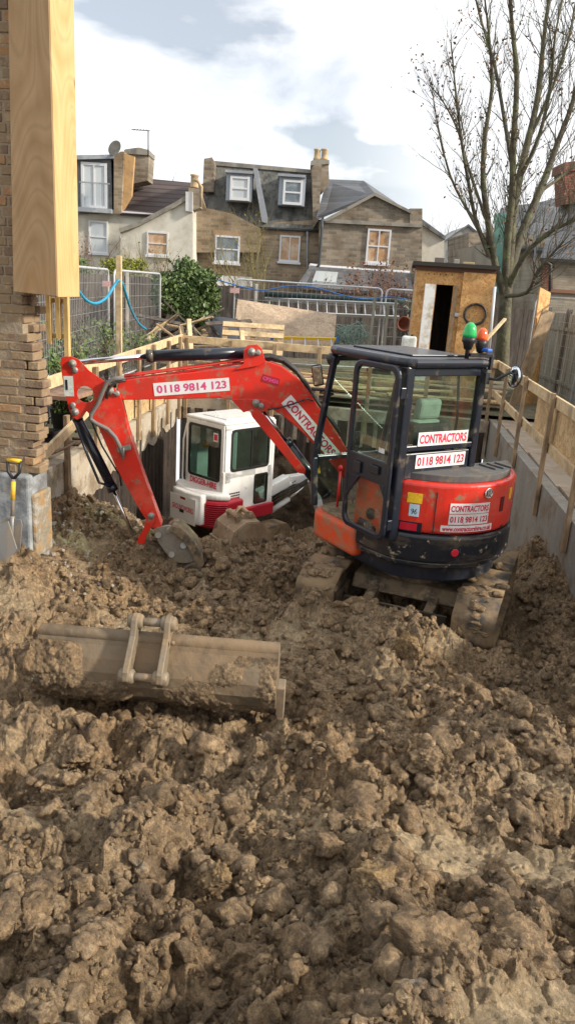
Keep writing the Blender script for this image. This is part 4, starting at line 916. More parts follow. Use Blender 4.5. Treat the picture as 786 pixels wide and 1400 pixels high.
b=MB();b.box((0,-.02,0),(.08,.004,.17));b.build('mirror_glass',bpy.data.materials['mirror'],o,.003,1,local=Matrix.Translation(c)@(RI.to_3x3()@Matrix.Rotation(rad(5),3,'Z')@Matrix.Rotation(rad(-12),3,'Y')).to_4x4())
c=RI@at(456,491,6.85);MB().lathe([(.03,-.05),(.055,-.03),(.06,.03),(.05,.035)],c,(1,.2,-.2),18).build('work_lamp',M_blk,RX)
# --- boom, arm, rams: side outlines on the boom's own plane
BP0=Vector((-.26,7.57,0));BD=Vector((-2.48,-.57,0)).normalized();BN=Vector((BD.y,-BD.x,0));BN=BN if BN.y>0 else -BN
RI3=RI.to_3x3();BNl=RI3@BN
def bp(x,y,off=0): return RI@on(x,y,BP0+BN*off,BN)
def traced(pts,o0,o1,b=None): 
    b=b or MB();b.prism([bp(x,y,o0) for x,y in pts],BNl*(o1-o0));return b
boom_px=[(163,521),(190,517),(327,502),(345,497),(362,493),(384,500),(407,517),(420,532),(437,558),(460,590),(474,614),(505,655),(487,674),(470,655),(443,622),(412,590),(390,571),(370,558),(352,550),(318,547),(300,544.5),(168,547),(159,538)]
traced(boom_px,-.10,.09).build('boom',M_red,RX,.008,2)
for o0 in (-.125,.095):
    traced([(322,506),(333,497),(333,479),(339,472),(352,471),(358,477),(363,494),(355,500)],o0,o0+.03).build('ram_bracket',M_red,RX,.004)
    traced([(316,546),(333,564),(345,560),(352,565),(368,561),(372,552),(360,546)],o0,o0+.03).build('ram_bracket',M_red,RX,.004)
arm_px=[(83,496),(84.5,489),(90,487),(98,487),(109,492),(123,507),(146,523),(158,531),(166,543),(170,557),(175,586),(193,640),(209,684),(222,722),(216,727),(207,720),(193,700),(159,639),(136,586),(127,571),(119,562),(113,571),(106,574),(100,571),(95,561),(88,532)]
hole=[(117.5+11.5*math.cos(a)+.12*12.5*math.sin(a)*-1,539-11.5*math.sin(a)) for a in [PI*1.25+2*PI*k/16 for k in range(17)]]
# slit polygon: outer loop, in to the hole and back
k0=len(arm_px)-1
sl=arm_px+[(88.03,532.05)]+hole[::-1]+[(88.0,532.0)]
b=MB()
def slitprism(b,outer,inner,o0,o1):
    # triangulate with a hole through mathutils
    from mathutils.geometry import tessellate_polygon
    L1=[Vector((x,y,0)) for x,y in outer];L2=[Vector((x,y,0)) for x,y in inner]
    tris=tessellate_polygon([L1,L2]);allp=list(outer)+list(inner)
    A=[b.bm.verts.new(bp(x,y,o0)) for x,y in allp];Bv=[b.bm.verts.new(bp(x,y,o1)) for x,y in allp]
    for t in tris:
        try: b.bm.faces.new([A[i] for i in t]);b.bm.faces.new([Bv[i] for i in t][::-1])
        except ValueError: pass
    n1=len(outer)
    for ring in (range(n1),range(n1,len(allp))):
        ring=list(ring)
        for i,j in zip(ring,ring[1:]+ring[:1]): b.bm.faces.new((A[j],A[i],Bv[i],Bv[j]))
slitprism(b,arm_px,hole[:16],-.135,-.105)
slitprism(b,arm_px,hole[:16],.10,.13)
b.build('arm',M_red,RX,.003,1)
traced([(150,560),(165,548),(174,587),(192,641),(208,685),(221,720),(208,719),(195,699),(161,638),(140,588)],-.106,.101).build('arm_box',M_red,RX,.003,1)
b=MB();b.bar(bp(158,575,-.142),bp(172,612,-.142),.012,.012,BNl);b.build('weld_bead',M_red,RX) if False else b.bm.free()
def pin(x,y,off=-.14,r=.038,lob=None):
    b=MB();p=bp(x,y,off);b.lathe([(r,.02),(r,-.012),(r*.8,-.022),(r*.45,-.022),(r*.4,-.03),(.004,-.03)],p,BNl,20)
    if lob:
        q=bp(lob[0],lob[1],off);b.bar(p-BNl*-.004,q-BNl*-.004,r*1.3,.016,BNl.cross(q-p));b.lathe([(r*.75,.02),(r*.75,-.012),(r*.3,-.016)],q,BNl,16)
    b.build('pin',M_pin,RX)
pin(99.5,497,lob=(103,506));pin(103,563,lob=(100,554));pin(151,534,lob=(160,538));pin(344,481,lob=(353,482));pin(350,551,lob=(357,555))
pin(207,705,-.15,.036);pin(192,748,-.12,.03)
# rams
def ram(name,a,c,e,rb,rr,off=0.,cap=True):
    """barrel a->c, rod c->e (pixels on the boom plane)"""
    A,C,E=bp(*a,off),bp(*c,off),bp(*e,off);b=MB();b.cyl(A,C,rb,n=20);b.cyl(C+(A-C).normalized()*.05,C+(C-A).normalized()*.015,rb*1.12,n=20);b.cyl(A,A+(C-A).normalized()*.04,rb*1.06,n=20);o=b.build(name,M_navy,RX)
    b=MB();b.cyl(C,E,rr,n=14);b.cyl(E-BNl*.05,E+BNl*.05,rr*1.6,n=14);b.build('rod',M_chr,o);return o
ram('arm_ram',(343,482),(203,487),(101,496),.058,.028)
ram('bucket_ram',(105,570),(155,669),(187,742),.05,.018,0)
ram('boom_ram',(447,678),(391,604),(352,554),.055,.026,-.02)
traced([(342,562),(352,560),(362,568),(418,642),(417,648),(408,647),(345,570)],-.15,-.135).build('ram_guard',M_red,RX,.003,1)
b=MB();b.tube([bp(103,577,-.07),bp(120,622,-.07),bp(136,660,-.07),bp(150,664,-.07)],.014,8);b.build('ram_pipe',M_navy,RX)
# pipes and hoses
for dy,o_ in ((0,-.07),(4,-.04),(-2,.03)):
    MB().tube([bp(x,y+dy,o_) for x,y in ((170,515),(192,512),(260,503),(328,493),(336,491))],.011,8).build('hydraulic_pipe',M_red,RX)
for dy,o_ in ((0,-.08),(3,-.04),(-3,.02),(1,.05)):
    MB().tube([bp(x+dy*.3,y+dy,o_) for x,y in ((336,491),(352,489),(370,488),(388,493),(405,507),(418,524),(430,545),(447,568),(463,590))],.017,8).build('hydraulic_hose',M_hose,RX)
MB().tube([bp(x,y,-.17) for x,y in ((170,516),(156,518),(147,523),(142,533),(135,551),(125,566),(124,573),(132,579),(148,587),(158,598),(164,610),(169,624))],.021,10).build('hydraulic_hose',M_hoseg,RX)
MB().tube([bp(x,y,-.16) for x,y in ((172,520),(160,522),(150,530),(146,545))],.015,8).build('hydraulic_hose',M_hose,RX)
MB().tube([bp(x,y,-.10) for x,y in ((125,575),(140,610),(152,630),(164,650),(166,664))],.010,6).build('hydraulic_hose',M_hose,RX)
b=MB();b.bar(bp(161,615,-.17),bp(179,611,-.17),.05,.02,BNl);b.cyl(bp(169,612,-.18),bp(169,627,-.18),.012);b.build('hose_clamp',M_steel,RX,.003,1)
MB().tube([bp(x,y,-.13) for x,y in ((366,560),(380,558),(398,553),(420,545),(428,548))],.009,6).build('hydraulic_hose',M_hose,RX)
def traced_sign(s,c,dx,wpx,hpx,frac=.92,hf=.62,off=-.102,mt=None,pm=None,bold=.03):
    P=bp(c[0],c[1],off);Xd=bp(c[0]+dx[0],c[1]+dx[1],off)-P;k=Xd.length/math.hypot(*dx);Xd.normalize();n_=-BNl;Yd=n_.cross(Xd)
    f=lambda u,v,d:P+Xd*u+Yd*v+n_*d
    sg=plate(f,wpx*k,hpx*k,.003,pm or M_white,RX);
    if s: text(s,f,wpx*k*frac,hpx*k*hf,mt or M_magf,sg,off=.0045,bold=bold)
    return sg
traced_sign('0118 9814 123',(262.3,529),(266,-20),102,17.5)
traced_sign('CONTRACTORS',(425,585),(62,72),100,16.5,mt=M_mag)
traced_sign('CP3426',(370,519.5),(20,6),24,10,pm=mat('dark red sticker',(.35,.01,.03),.5),hf=.5)
sg=traced_sign('',(94.5,528),(1,.02),13,28,off=-.136,pm=mat('worn white sticker',(.6,.66,.62),.5,n1=((.45,.5,.46),25,.45,.6)))
traced_sign('',(91.5,526),(1,.02),3,14,off=-.1395,pm=M_blk)
f=RI@at(435,642,7.3);MB().box(f,(.05,.012,.085),Matrix.Rotation(rad(20),3,'Y')).build('yellow_tag',M_yst,RX,.005)
# linkage and quick hitch
for o0 in (-.155,.14):
    traced([(201,704),(207,698),(213,704),(212,713),(200,733),(197,748),(192,753),(186,748),(188,738),(197,722)],o0,o0+.018).build('link',M_red,RX,.004)
c2=lambda x,y:(60+x/2.62,620+y/2.62)
traced([c2(340,325),c2(360,320),c2(430,345),c2(440,362),c2(400,362),c2(345,348)],-.07,.06).build('link',M_mudm,RX,.006)
M_hitch=mat('scraped steel hitch',(.33,.30,.25),.5,.5,n1=((.22,.20,.16),6,.45,.6),dirt=((.26,.2,.13),6,.5,.66),bump=.003,bscale=30)
for o0 in (-.15,.12):
    traced([c2(*q) for q in ((393,275),(405,266),(440,258),(470,262),(495,300),(530,338),(572,368),(560,384),(512,394),(478,392),(455,380),(432,350),(408,315))],o0,o0+.03).build('hitch_plate',M_hitch,RX,.006)
b=MB()
for q in ((410,292),(458,362),(500,330),(450,275)): b.cyl(bp(*c2(*q),-.17),bp(*c2(*q),.17),.032,n=16)
b.build('hitch_pins',M_pin,RX)
sh=[c2(*q) for q in ((440,262),(462,246),(490,250),(515,275),(548,312),(568,350),(575,385),(540,420),(480,430),(500,395),(540,375),(530,345),(500,300),(470,275))]
traced([(x,y+6) for x,y in sh],-.20,.10).build('bucket_shell',M_mudm,RX,.01)
traced([c2(*q) for q in ((440,282),(490,270),(548,330),(575,395),(540,435),(470,420),(440,360))],.10,.12).build('bucket_side',M_mudm,RX,.004)
b=MB()
for k in range(4):
    o_=-.19+.09*k;b.prism([bp(*c2(485,425),o_),bp(*c2(500,430),o_),bp(*c2(470,460),o_)],BNl*.06)
b.build('bucket_teeth',M_hitch,RX)
# swing post at machine front
b=MB();b.prism([(.70,-.14,.48),(1.02,-.12,.52),(1.12,-.10,1.12),(.95,-.1,1.16),(.72,-.14,.86)],(0,.26,0));b.build('swing_post',M_navm,RX,.02,2)
# ================================================================= WHITE EXCAVATOR
WA=rad(90-35);WX=thing('mini_excavator','white and crimson mini excavator sunk in the deep far end of the pit','excavator',(-2.44,11.15,-2.14),WA)
M_wp=mat('white machine paint',(.72,.73,.71),.35,coat=.3,n1=((.62,.61,.57),3,.5,.68),dirt=((.33,.26,.18),8,.64,.76));M_wr=mat('crimson paint',(.42,.012,.03),.4,dirt=((.3,.2,.13),8,.6,.75))
M_rseal=mat('rubber seal',(.012,.012,.012),.5)
xr_,xf_,hy=-.45,.55,.43
# shell built from panels round the window openings
def wring(y,rect,o,n=4):
    return None
b=MB()
b.box((.05,0,2.085),(1.06,.90,.05));b.build('cab_roof',M_wp,WX,.024,3)
b=MB();b.box((.05,-.02,2.115),(.7,.55,.02));b.tube([(-.25,.02,2.12),(-.25,.02,2.2),(-.2,-.05,2.12)],.01,6);b.build('roof_hatch',M_wp,WX,.008)
# rear wall pieces
b=MB();b.box((xr_,0,1.03),(.05,.86,.36));b.box((xr_,0,2.03),(.05,.86,.07));
for yy in (.40,-.40): b.box((xr_,yy,1.55),(.05,.07,.95))
b.build('rear_wall',M_wp,WX,.012)
def rring(y0,y1,z0,z1,r,x,n=4):
    out=[];
    for sy,sz,a0 in ((1,1,0),(-1,1,90),(-1,-1,180),(1,-1,270)):
        for k in range(n+1):
            a=rad(a0+90*k/n);out.append(Vector((x,(y0+y1)/2+sy*((y1-y0)/2-r)+r*math.cos(a),(z0+z1)/2+sz*((z1-z0)/2-r)+r*math.sin(a))))
    return out
b=MB();b.holed(rring(-.37,.37,1.18,2.0,.06,xr_-.034),rring(-.335,.335,1.215,1.965,.05,xr_-.034),(.02,0,0));b.build('window_seal',M_rseal,WX)
b=MB();b.box((xr_-.018,0,1.59),(.006,.70,.80));b.build('rear_window',M_glassw,WX)
# right side wall: pieces about the big window and the small pane
b=MB();b.box((.05,-hy,2.02),(1.0,.05,.08));b.box((.05,-hy,1.0),(.30,.05,.72));b.box((-.28,-hy,1.0),(.40,.05,.72));b.box((.05,-hy,1.30),(1.0,.05,.12));b.box((.50,-hy,1.0),(.10,.05,.72));b.box((.33,-hy,.72),(.30,.05,.10));b.box((-.39,-hy,1.6),(.12,.05,.85));b.box((.50,-hy,1.6),(.10,.05,.85))
b.build('side_wall',M_wp,WX,.008)
def sring(x0,x1,z0,z1,r,y,n=4): return [Vector((p.y,y,p.z)) for p in rring(x0,x1,z0,z1,r,0,n)]
b=MB();b.holed(sring(-.345,.475,1.345,1.995,.07,-hy-.034),sring(-.31,.44,1.38,1.96,.06,-hy-.034),(0,.02,0));b.holed(sring(.17,.47,.76,1.25,.04,-hy-.034),sring(.195,.445,.785,1.225,.03,-hy-.034),(0,.02,0));b.build('window_seal',M_rseal,WX)
b=MB();b.box((.065,-hy-.018,1.67),(.78,.006,.62));b.box((.32,-hy-.018,1.0),(.27,.006,.46));b.build('side_window',M_glassw,WX)
b=MB();b.bar((.09,-hy-.02,1.36),(.09,-hy-.02,1.98),.018,.018);b.build('window_divider',M_rseal,WX)
b=MB();b.box((.05,hy,1.35),(1.0,.05,1.42));b.build('door_side_wall',M_wp,WX,.01)
for yy in (hy,-hy): MB().bar((.56,yy,.7),(.56,yy,2.08),.06,.06,(1,0,0)).build('cab_pillar',M_wp,WX,.01)
b=MB();b.box((.575,0,1.5),(.006,.8,1.1));b.build('windscreen',M_glassw,WX)
b=MB();b.box((.2,-.0,.64),(.8,1.0,.20));b.build('cab_base',M_wr,WX,.02)
MB().box((.0,0,1.05),(.45,.45,.12)).build('seat',M_seat,WX,.03);b=MB();b.box((-.2,0,1.38),(.1,.4,.6));b.build('backrest',M_seat,WX,.06,3)
MB().lathe([(.05,0),(.05,.08),(.02,.1)],(xr_+.15,.17,1.62),(0,0,1),14).build('amber_lamp',mat('amber lamp',(.7,.25,.02),.3),WX)
MB().tube([(xr_+.02,.47,1.95),(xr_-.02,.50,1.7),(xr_-.03,.50,1.1),(xr_,.47,.9)],.014,8).build('grab_rail',M_wp,WX)
MB().box((-.43,.445,1.25),(.05,.03,.7)).build('door_edge',M_blk,WX,.006)
# engine cover bulging behind, louvred crimson flanks
def wplan(o,xx): 
    out=[]
    for k in range(21):
        a=PI*.5+PI*k/20;out.append((xx+ -.0+ (.36+o)*math.cos(a)*1.0,(.60+o)*math.sin(a)))
    return out
pl=[(x,y) for x,y in wplan(0,-.45)]
b=MB();b.prism([(x,y,.50) for x,y in wplan(.0,-.42)]+[(-.16,-.60,.50),(-.16,.60,.50)],(0,0,.44));b.build('lower_body',M_wr,WX,.04,3)
b=MB();b.prism([(x,y,.945) for x,y in wplan(-.005,-.42)],(0,0,.105));b.build('engine_cover_top',M_wp,WX,.05,4)
b=MB();b.prism([(-.80,.34,.55),(-.845,.2,.55),(-.86,0,.55),(-.845,-.2,.55),(-.80,-.34,.55),(-.5,-.34,.55),(-.5,.34,.55)],(0,0,.48));b.build('engine_cover',M_wp,WX,.03,3)
for sg in (1,-1):
    b=MB()
    for k in range(11):
        z=.56+.033*k
        pts=[(-.42+.372*math.cos(a),sg*.612*abs(math.sin(a)),z) for a in [PI*.56+ (PI*.30)*j/8 for j in range(9)]]
        b.tube(pts,.009,5)
    b.build('louvre',M_wr,WX)
wf=flat((-.865,-.0,.79),(0,-1,0),(0,0,1));b=MB();b.prism([wf(x,y,.004) for x,y in ((-.30,-.24),(.30,-.24),(.30,.17),(-.30,.17))],wf(0,0,.004)-wf(0,0,0));b.build('cover_hatch',M_wp,WX,.003)
text('GROUNDWORKS',lambda u,v,d:wf(u,v-.02,d),.50,.085,M_mag,WX,off=.0095,bold=.025)
b=MB();b.box((-.872,.0,.925),(.008,.12,.035));b.build('cover_latch',mat('latch red',(.25,.01,.02),.5),WX,.003)
b=MB();b.box((-.875,.02,.72),(.012,.10,.05));b.build('cover_handle',M_blk,WX,.006)
text('DIGGER-HIRE',flat((xr_-.026,-.0,1.115),(0,-1,0),(0,0,1)),.62,.095,M_mag,WX,bold=.03,off=.006)
s=plate(flat((xr_-.022,-.25,1.86),(0,-1,0),(0,0,1)),.10,.13,.002,M_white,WX,'window_sticker',2);plate(flat((xr_-.025,-.25,1.86),(0,-1,0),(0,0,1)),.07,.09,.002,M_mag,s,'sticker_print',2)
b=MB()
for k in range(5):
    for j in range(3): b.box((-.33+.045*k,-hy-.03,.93+.04*j),(.032,.006,.018))
b.build('vent_slots',M_rseal,WX)
MB().cyl((-.40,-.28,1.15),(-.56,-.02,1.16),.014).build('tow_bar',M_blk,WX) if False else None
# undercarriage, boom
for sg in (1,-1):
    b=MB();pr=[(-.7+.2*math.cos(a),.2+.2*math.sin(a)) for a in [PI/2+PI*k/8 for k in range(9)]]+[(.7+.2*math.cos(a),.2+.2*math.sin(a)) for a in [-PI/2+PI*k/8 for k in range(9)]]
    b.prism([(x,sg*.5-.14,z) for x,z in pr],(0,.28,0));b.build('crawler_track',M_rub,WX,.02)
MB().cyl((0,0,.25),(0,0,.52),.3,n=24).build('slew_ring',M_mudm,WX)
WI=(Matrix.Translation((-2.44,11.15,-2.14))@Matrix.Rotation(WA,4,'Z')).inverted()
p0=Vector((.55,-.15,.75));p1=WI@at(424,652,12.4);p2=WI@at(446,735,12.8)
mid=p0.lerp(p1,.55)+Vector((0,0,.10))
b=MB();b.bar(p0,mid,.16,.20);b.bar(mid,p1,.14,.16);b.build('boom',M_wp,WX,.02)
b=MB();b.bar(p1+Vector((0,0,.06)),p2,.12,.14);b.build('arm',M_wp,WX,.02)
for a,c,d in ((WI@at(368,678,11.8),WI@at(398,660,12.0),WI@at(420,646,12.3)),(WI@at(369,700,11.8),WI@at(395,682,12.0),WI@at(420,662,12.3)),(WI@at(372,668,11.8),WI@at(396,654,12.2),WI@at(416,643,12.3))):
    b=MB();b.cyl(a,c,.045,n=14);o=b.build('ram',M_wp,WX);b=MB();b.cyl(c,d,.022,n=12);b.build('rod',M_chr,o)
for k in range(3): MB().tube([WI@at(368,684+k*5,11.8),WI@at(385,672+k*4,11.8),WI@at(405,664+k*3,12.0),WI@at(420,655+k*2,12.2)],.012,6).build('hydraulic_hose',M_hose,WX)
b=MB();b.prism([p2+Vector(q) for q in ((-.2,-.22,.1),(.25,-.22,.1),(.3,-.22,-.3),(0,-.22,-.45),(-.25,-.22,-.25))],(0,.44,0));b.build('digging_bucket',M_mudm,WX,.02)
# ================================================================= LOOSE BROWN BUCKET
M_brb=mat('brown muddy bucket steel',(.27,.185,.11),.8,n1=((.36,.27,.17),4,.45,.6),n2=((.14,.09,.06),7,.55,.68),bump=.01,bscale=18)
def bucket(name,lab,w_,prof,th,ears,loc,rot,mt):
    t=thing(name,lab,'bucket',loc,rot=rot);b=MB()
    # shell from profile (y,z) with thickness along the normal
    n_=[];P=[Vector((0,y,z)) for y,z in prof]
    for i_,p in enumerate(P):
        d=(P[min(i_+1,len(P)-1)]-P[max(i_-1,0)]).normalized();n_.append(Vector((0,-d.z,d.y)))
    poly=[p for p in P]+[P[i_]+n_[i_]*th for i_ in range(len(P)-1,-1,-1)]
    A=[b.bm.verts.new(p+Vector((-w_/2,0,0))) for p in poly];B_=[b.bm.verts.new(p+Vector((w_/2,0,0))) for p in poly];m=len(P)
    for i_ in range(len(poly)):
        j=(i_+1)%len(poly);b.bm.faces.new((A[i_],A[j],B_[j],B_[i_]))
    for i_ in range(m-1):
        b.bm.faces.new((A[i_],A[i_+1],A[2*m-2-i_],A[2*m-1-i_]));b.bm.faces.new((B_[i_+1],B_[i_],B_[2*m-1-i_],B_[2*m-2-i_]))
    b.build('shell',mt,t,.003,1)
    for sx in (-1,1):
        b=MB();b.prism([p+Vector((sx*w_/2-(.008 if sx<0 else .008),0,0)) for p in P],(.016,0,0));b.build('side_plate',mt,t,.003,1)
    return t
q=at(331,728,7.95)
t=bucket('digging_bucket','small brown digging bucket with its mouth open lying before the white excavator',.42,[(-.26,.05),(-.20,.20),(-.04,.27),(.12,.24),(.24,.10),(.26,-.08),(.16,-.24),(-.04,-.32)],.014,None,q+Vector((0,0,-.06)),(rad(8),rad(4),rad(-48)),M_brb)
for sx in (-.09,.09):
    MB().prism([(sx-.01,-.12,.24),(sx-.01,.16,.22),(sx-.01,.10,.34),(sx-.01,.02,.36),(sx-.01,-.02,.30),(sx-.01,-.08,.36),(sx-.01,-.14,.34)],(.02,0,0)).build('ear',M_brb,t,.004)
b=MB();b.cyl((-.13,-.10,.32),(.13,-.10,.32),.025);b.cyl((-.13,.07,.31),(.13,.07,.31),.025);b.build('cross_pin',M_brb,t)
MB().box((0,-.275,.03),(.46,.05,.03)).build('lip',M_brb,t,.006)
# ================================================================= GRADING BUCKET
M_gb=mat('clay smeared steel',(.17,.135,.09),.6,.3,n1=((.13,.095,.06),4.5,.42,.6),n2=((.30,.24,.16),7,.55,.68),dirt=((.19,.13,.075),3.2,.40,.56),bump=.010,bscale=14)
A_=atz(58,862,-.06);B_=atz(381,889,-.06);mid=(A_+B_)/2;Wd=(B_-A_).length;rz=math.atan2(B_.y-A_.y,B_.x-A_.x)
prof=[(.02,.03),(-.035,.015),(-.055,-.035),(-.10,-.10),(-.132,-.17),(-.135,-.24),(-.10,-.31),(-.02,-.365),(.12,-.40),(.30,-.39)]
t=bucket('grading_bucket','wide clay smeared ditching bucket lying mouth down on the soil heap',Wd,prof,.014,None,mid,(rad(-6),0,rz),M_gb)
MB().cyl((-Wd/2-.005,.0,.0),(Wd/2+.005,.0,.0),.045,n=20).build('top_tube',M_gb,t,.004)
M_gb2=mat('worn clay grey steel',(.23,.19,.135),.55,.3,n1=((.16,.12,.08),7,.42,.6),dirt=((.24,.17,.10),8,.44,.6),bump=.004,bscale=30)
GI=(Matrix.Translation(mid)@Matrix.Rotation(rz,4,'Z')@Matrix.Rotation(rad(-6),4,'X')).inverted()
def gp(x,y,d=-.14): # point on a plane just in front of the shell
    n_=Vector((math.sin(rz),-math.cos(rz),0));return GI@on(x,y,mid+n_*(-d),Vector((n_.x,n_.y,0)))
ez5=lambda x,y:(x/1.871,780+y/1.871)
for ex,dx in ((-.135,-.012),(.055,.012)):
    o=MB();pts=[(.02,.15),(-.03,.165),(-.075,.14),(-.10,.05),(-.20,-.06),(-.245,-.11),(-.25,-.16),(-.21,-.20),(-.13,-.20),(-.09,-.12),(-.06,-.03),(.02,.02),(.05,.08)]
    o.prism([(ex-.018,y,z) for y,z in pts],(.036,0,0));e=o.build('ear',M_gb2,t,.006)
    for y,z in ((-.025,.115),(-.205,-.145)):
        MB().lathe([(.03,-.045),(.042,-.035),(.042,.035),(.03,.045)],(ex,y,z),(1,0,0),18).build('boss',M_gb2,e)
b=MB();b.cyl((-.15,-.025,.115),(.07,-.025,.115),.024,n=16);b.cyl((-.15,-.205,-.145),(.07,-.205,-.145),.024,n=16);b.build('cross_pin',M_gb2,t)
b=MB();b.lathe([(.012,0),(.012,.02),(.006,.022)],(.085,-.10,.03),(1,0,0),8);b.build('grease_nipple',M_gb2,t)
MB().box((Wd/2+.03,-.0,-.30),(.05,.10,.22),Matrix.Rotation(rad(12),3,'X')).build('side_cutter',mat('shiny cutter edge',(.22,.18,.13),.6,.2,dirt=((.28,.2,.13),9,.5,.6)),t,.006)
# clay smeared and caked over the back of the bucket: one lumpy skin that sinks into the steel where it thins out
NA,NB=300,110;us=np.linspace(-Wd/2-.004,Wd/2+.004,NA);vs=np.linspace(0,1,NB);UU,VV=np.meshgrid(us,vs,indexing='ij')
pa=np.array(prof);sl_=np.concatenate([[0],np.cumsum(np.hypot(*np.diff(pa,axis=0).T))]);sl_/=sl_[-1];tq=.13+.64*VV
py_=np.interp(tq,sl_,pa[:,0]);pz_=np.interp(tq,sl_,pa[:,1]);gy_=np.gradient(py_,axis=1);gz_=np.gradient(pz_,axis=1);gl=np.hypot(gy_,gz_)+1e-9;ny_=gz_/gl;nz_=-gy_/gl
cov=.9*fbm(UU,VV*.5,.30,401,3)+1.2*VV-.05-.5*gauss(UU,VV,-.03,.35,.10,.25)
th_=np.clip(cov,-.4,.8)*.030+(.014*lumps(UU,VV*.5,.045,411)+.018*lumps(UU,VV*.5,.10,417)+.007*fbm(UU,VV*.5,.02,421,3))*np.clip(cov*1.4,0,1)-.004
V=np.stack([UU,py_+ny_*th_,pz_+nz_*th_],-1).reshape(-1,3);ii=np.arange(NA*NB).reshape(NA,NB);F=np.stack([ii[:-1,:-1],ii[1:,:-1],ii[1:,1:],ii[:-1,1:]],-1).reshape(-1,4)
o=npmesh('caked_clay',V,F,M_clod,t,smooth=True);setattr_float(o,'tone',np.full(len(V),.35))
# ================================================================= YARD BEHIND THE PIT
M_alu=mat('galvanised steel',(.52,.53,.54),.5,.3,n1=((.36,.37,.38),5,.5,.7))
M_wire=mat('mesh wire',(.42,.43,.44),.5,.6)
M_fence=stripemat('weathered fence boards',(.085,.068,.055),(.02,.016,.014),'x',7.,n=1)
M_fency=stripemat('grey close boards',(.30,.28,.24),(.06,.055,.05),'y',6.5)
M_woven=stripemat('overlapped fence slats',(.17,.155,.125),(.045,.04,.033),'z',9.)
M_board=mat('light concrete post',(.36,.34,.30),.9,n1=((.2,.2,.17),5,.5,.7))
def heras(lab,a,c,h=2.0,z=0.02,group='mesh panels of the site fencing'):
    """tubular site fence panel from a to c (plan)"""
    a=Vector((a[0],a[1],0));c=Vector((c[0],c[1],0));u_=(c-a);L_=u_.length;u_.normalize()
    t=thing('site_fence_panel',lab,'fence panel',(a.x,a.y,z),group=group)
    P_=lambda s,zz:u_*s+Vector((0,0,zz))
    r=.12;arc=[P_(r-r*math.cos(k*PI/10),h-r+r*math.sin(k*PI/10)) for k in range(6)]
    arc2=[P_(L_-r+r*math.cos(k*PI/10),h-r+r*math.sin(k*PI/10)) for k in range(5,-1,-1)]
    b=MB();b.tube([P_(0,0)]+arc+arc2+[P_(L_,0)],.021,8);b.tube([P_(0,.12),P_(L_,.12)],.016,6);b.build('tube_frame',M_alu,t)
    b=MB();n=int(L_/.11)
    for k in range(1,n): b.tube([P_(L_*k/n,.1),P_(L_*k/n,h)],.003,3,False)
    for k in range(1,9): b.tube([P_(0,h*k/9),P_(L_,h*k/9)],.005,3,False)
    b.build('mesh_infill',M_wire,t)
    b=MB();b.box((0,0,.05),(.6,.22,.14));b.build('block_foot',M_blk,t,.02)
    return t
# left side: two mesh panels stepping back, then along the back
pA=atz(40,560,.0);
heras('nearest mesh site fence panel on the left between brick wall and timber upright',(-4.15,8.2),(-5.05,12.9))
heras('short mesh site fence panel left of the ivy covered stump',(-5.0,13.05),(-5.2,16.3))
heras('wide mesh site fence panel in front of the leaning board',(-3.85,17.7),(-.45,18.6))
heras('second mesh site fence panel, right of the wide one, in front of the hanging pot',(-.35,18.65),(1.2,19.2))
q0=at(786,403,14);
heras('nearest mesh site fence panel on the right beyond the guard rail',(3.33,11.0),(3.32,14.35),2.02)
heras('further mesh site fence panel on the right by the grey boards',(3.34,14.45),(3.0,17.9),2.02)
heras('mesh site fence panel at the right edge nearest the camera',(3.36,7.4),(3.34,10.9),2.02)
for (x,y,c,lab) in ((146,386,(.7,.35,.33),'small pinkish site notice on the left mesh panel'),(321,395,(.75,.4,.38),'small pinkish site notice on the wide mesh panel')):
    p=at(x,y+2,12.7 if x<200 else 17.6);o=MB().box((0,0,0),(.14 if x<200 else .22,.006,.09 if x<200 else .12)).build('site_notice',mat('notice',c,.6,n1=((.8,.75,.7),60,.5,.6)));o.location=p;tag(o,lab,'notice')
# timber fences
def fence(lab,a,c,h,m_,posts,z=0,cap=True,t_=.03,name='timber_fence'):
    a=Vector((a[0],a[1],0));c=Vector((c[0],c[1],0));u_=c-a;L_=u_.length;ang=math.atan2(u_.y,u_.x)
    t=thing(name,lab,'fence',(a.x,a.y,z),ang)
    n=max(1,round(L_/1.83))
    for k in range(n):
        w_=L_/n;b=MB()
        x=k*w_+.06
        while x<(k+1)*w_-.05:
            bw=min(.145,(k+1)*w_-.05-x);b.box((x+bw/2,random.uniform(-.006,.006),h/2+random.uniform(-.012,.012)),(bw-.008,.022,h));x+=bw
        b.build('board_panel',m_,t)
        MB().box(((k+.5)*w_,.03,.4),(w_-.1,.04,.07)).build('arris_rail',m_,t);MB().box(((k+.5)*w_,.03,h-.3),(w_-.1,.04,.07)).build('arris_rail',m_,t)
    for k in range(n+1): MB().box((k*L_/n,0,h/2+.04),(.10,.10,h+.1)).build('fence_post',posts,t,.01,1)
    return t
M_fp=mat('dark fence boards',(.10,.083,.068),.9,n1=((.055,.045,.04),2.3,.42,.62,(3,3,.6)),n2=((.17,.14,.11),5,.56,.7))
M_fpb=mat('blackish fence boards',(.055,.045,.04),.9,n1=((.10,.08,.065),2.5,.45,.62,(3,3,.6)))
M_fpg=mat('silvery fence boards',(.34,.33,.28),.9,n1=((.22,.22,.17),2.3,.42,.62,(3,3,.6)),n2=((.42,.36,.27),4,.56,.7))
fence('brown grey board fence with concrete posts left of the ivy covered stump',(-8.8,15.2),(-5.4,19.2),1.93,M_fp,M_board)
fence('brown board fence behind the ivy covered stump',(-5.35,19.35),(-3.9,20.6),1.85,M_fp,M_board)
fence('long dark board fence across the back of the yard',(-4.6,20.9),(4.4,23.6),1.72,M_fpb,M_fp)
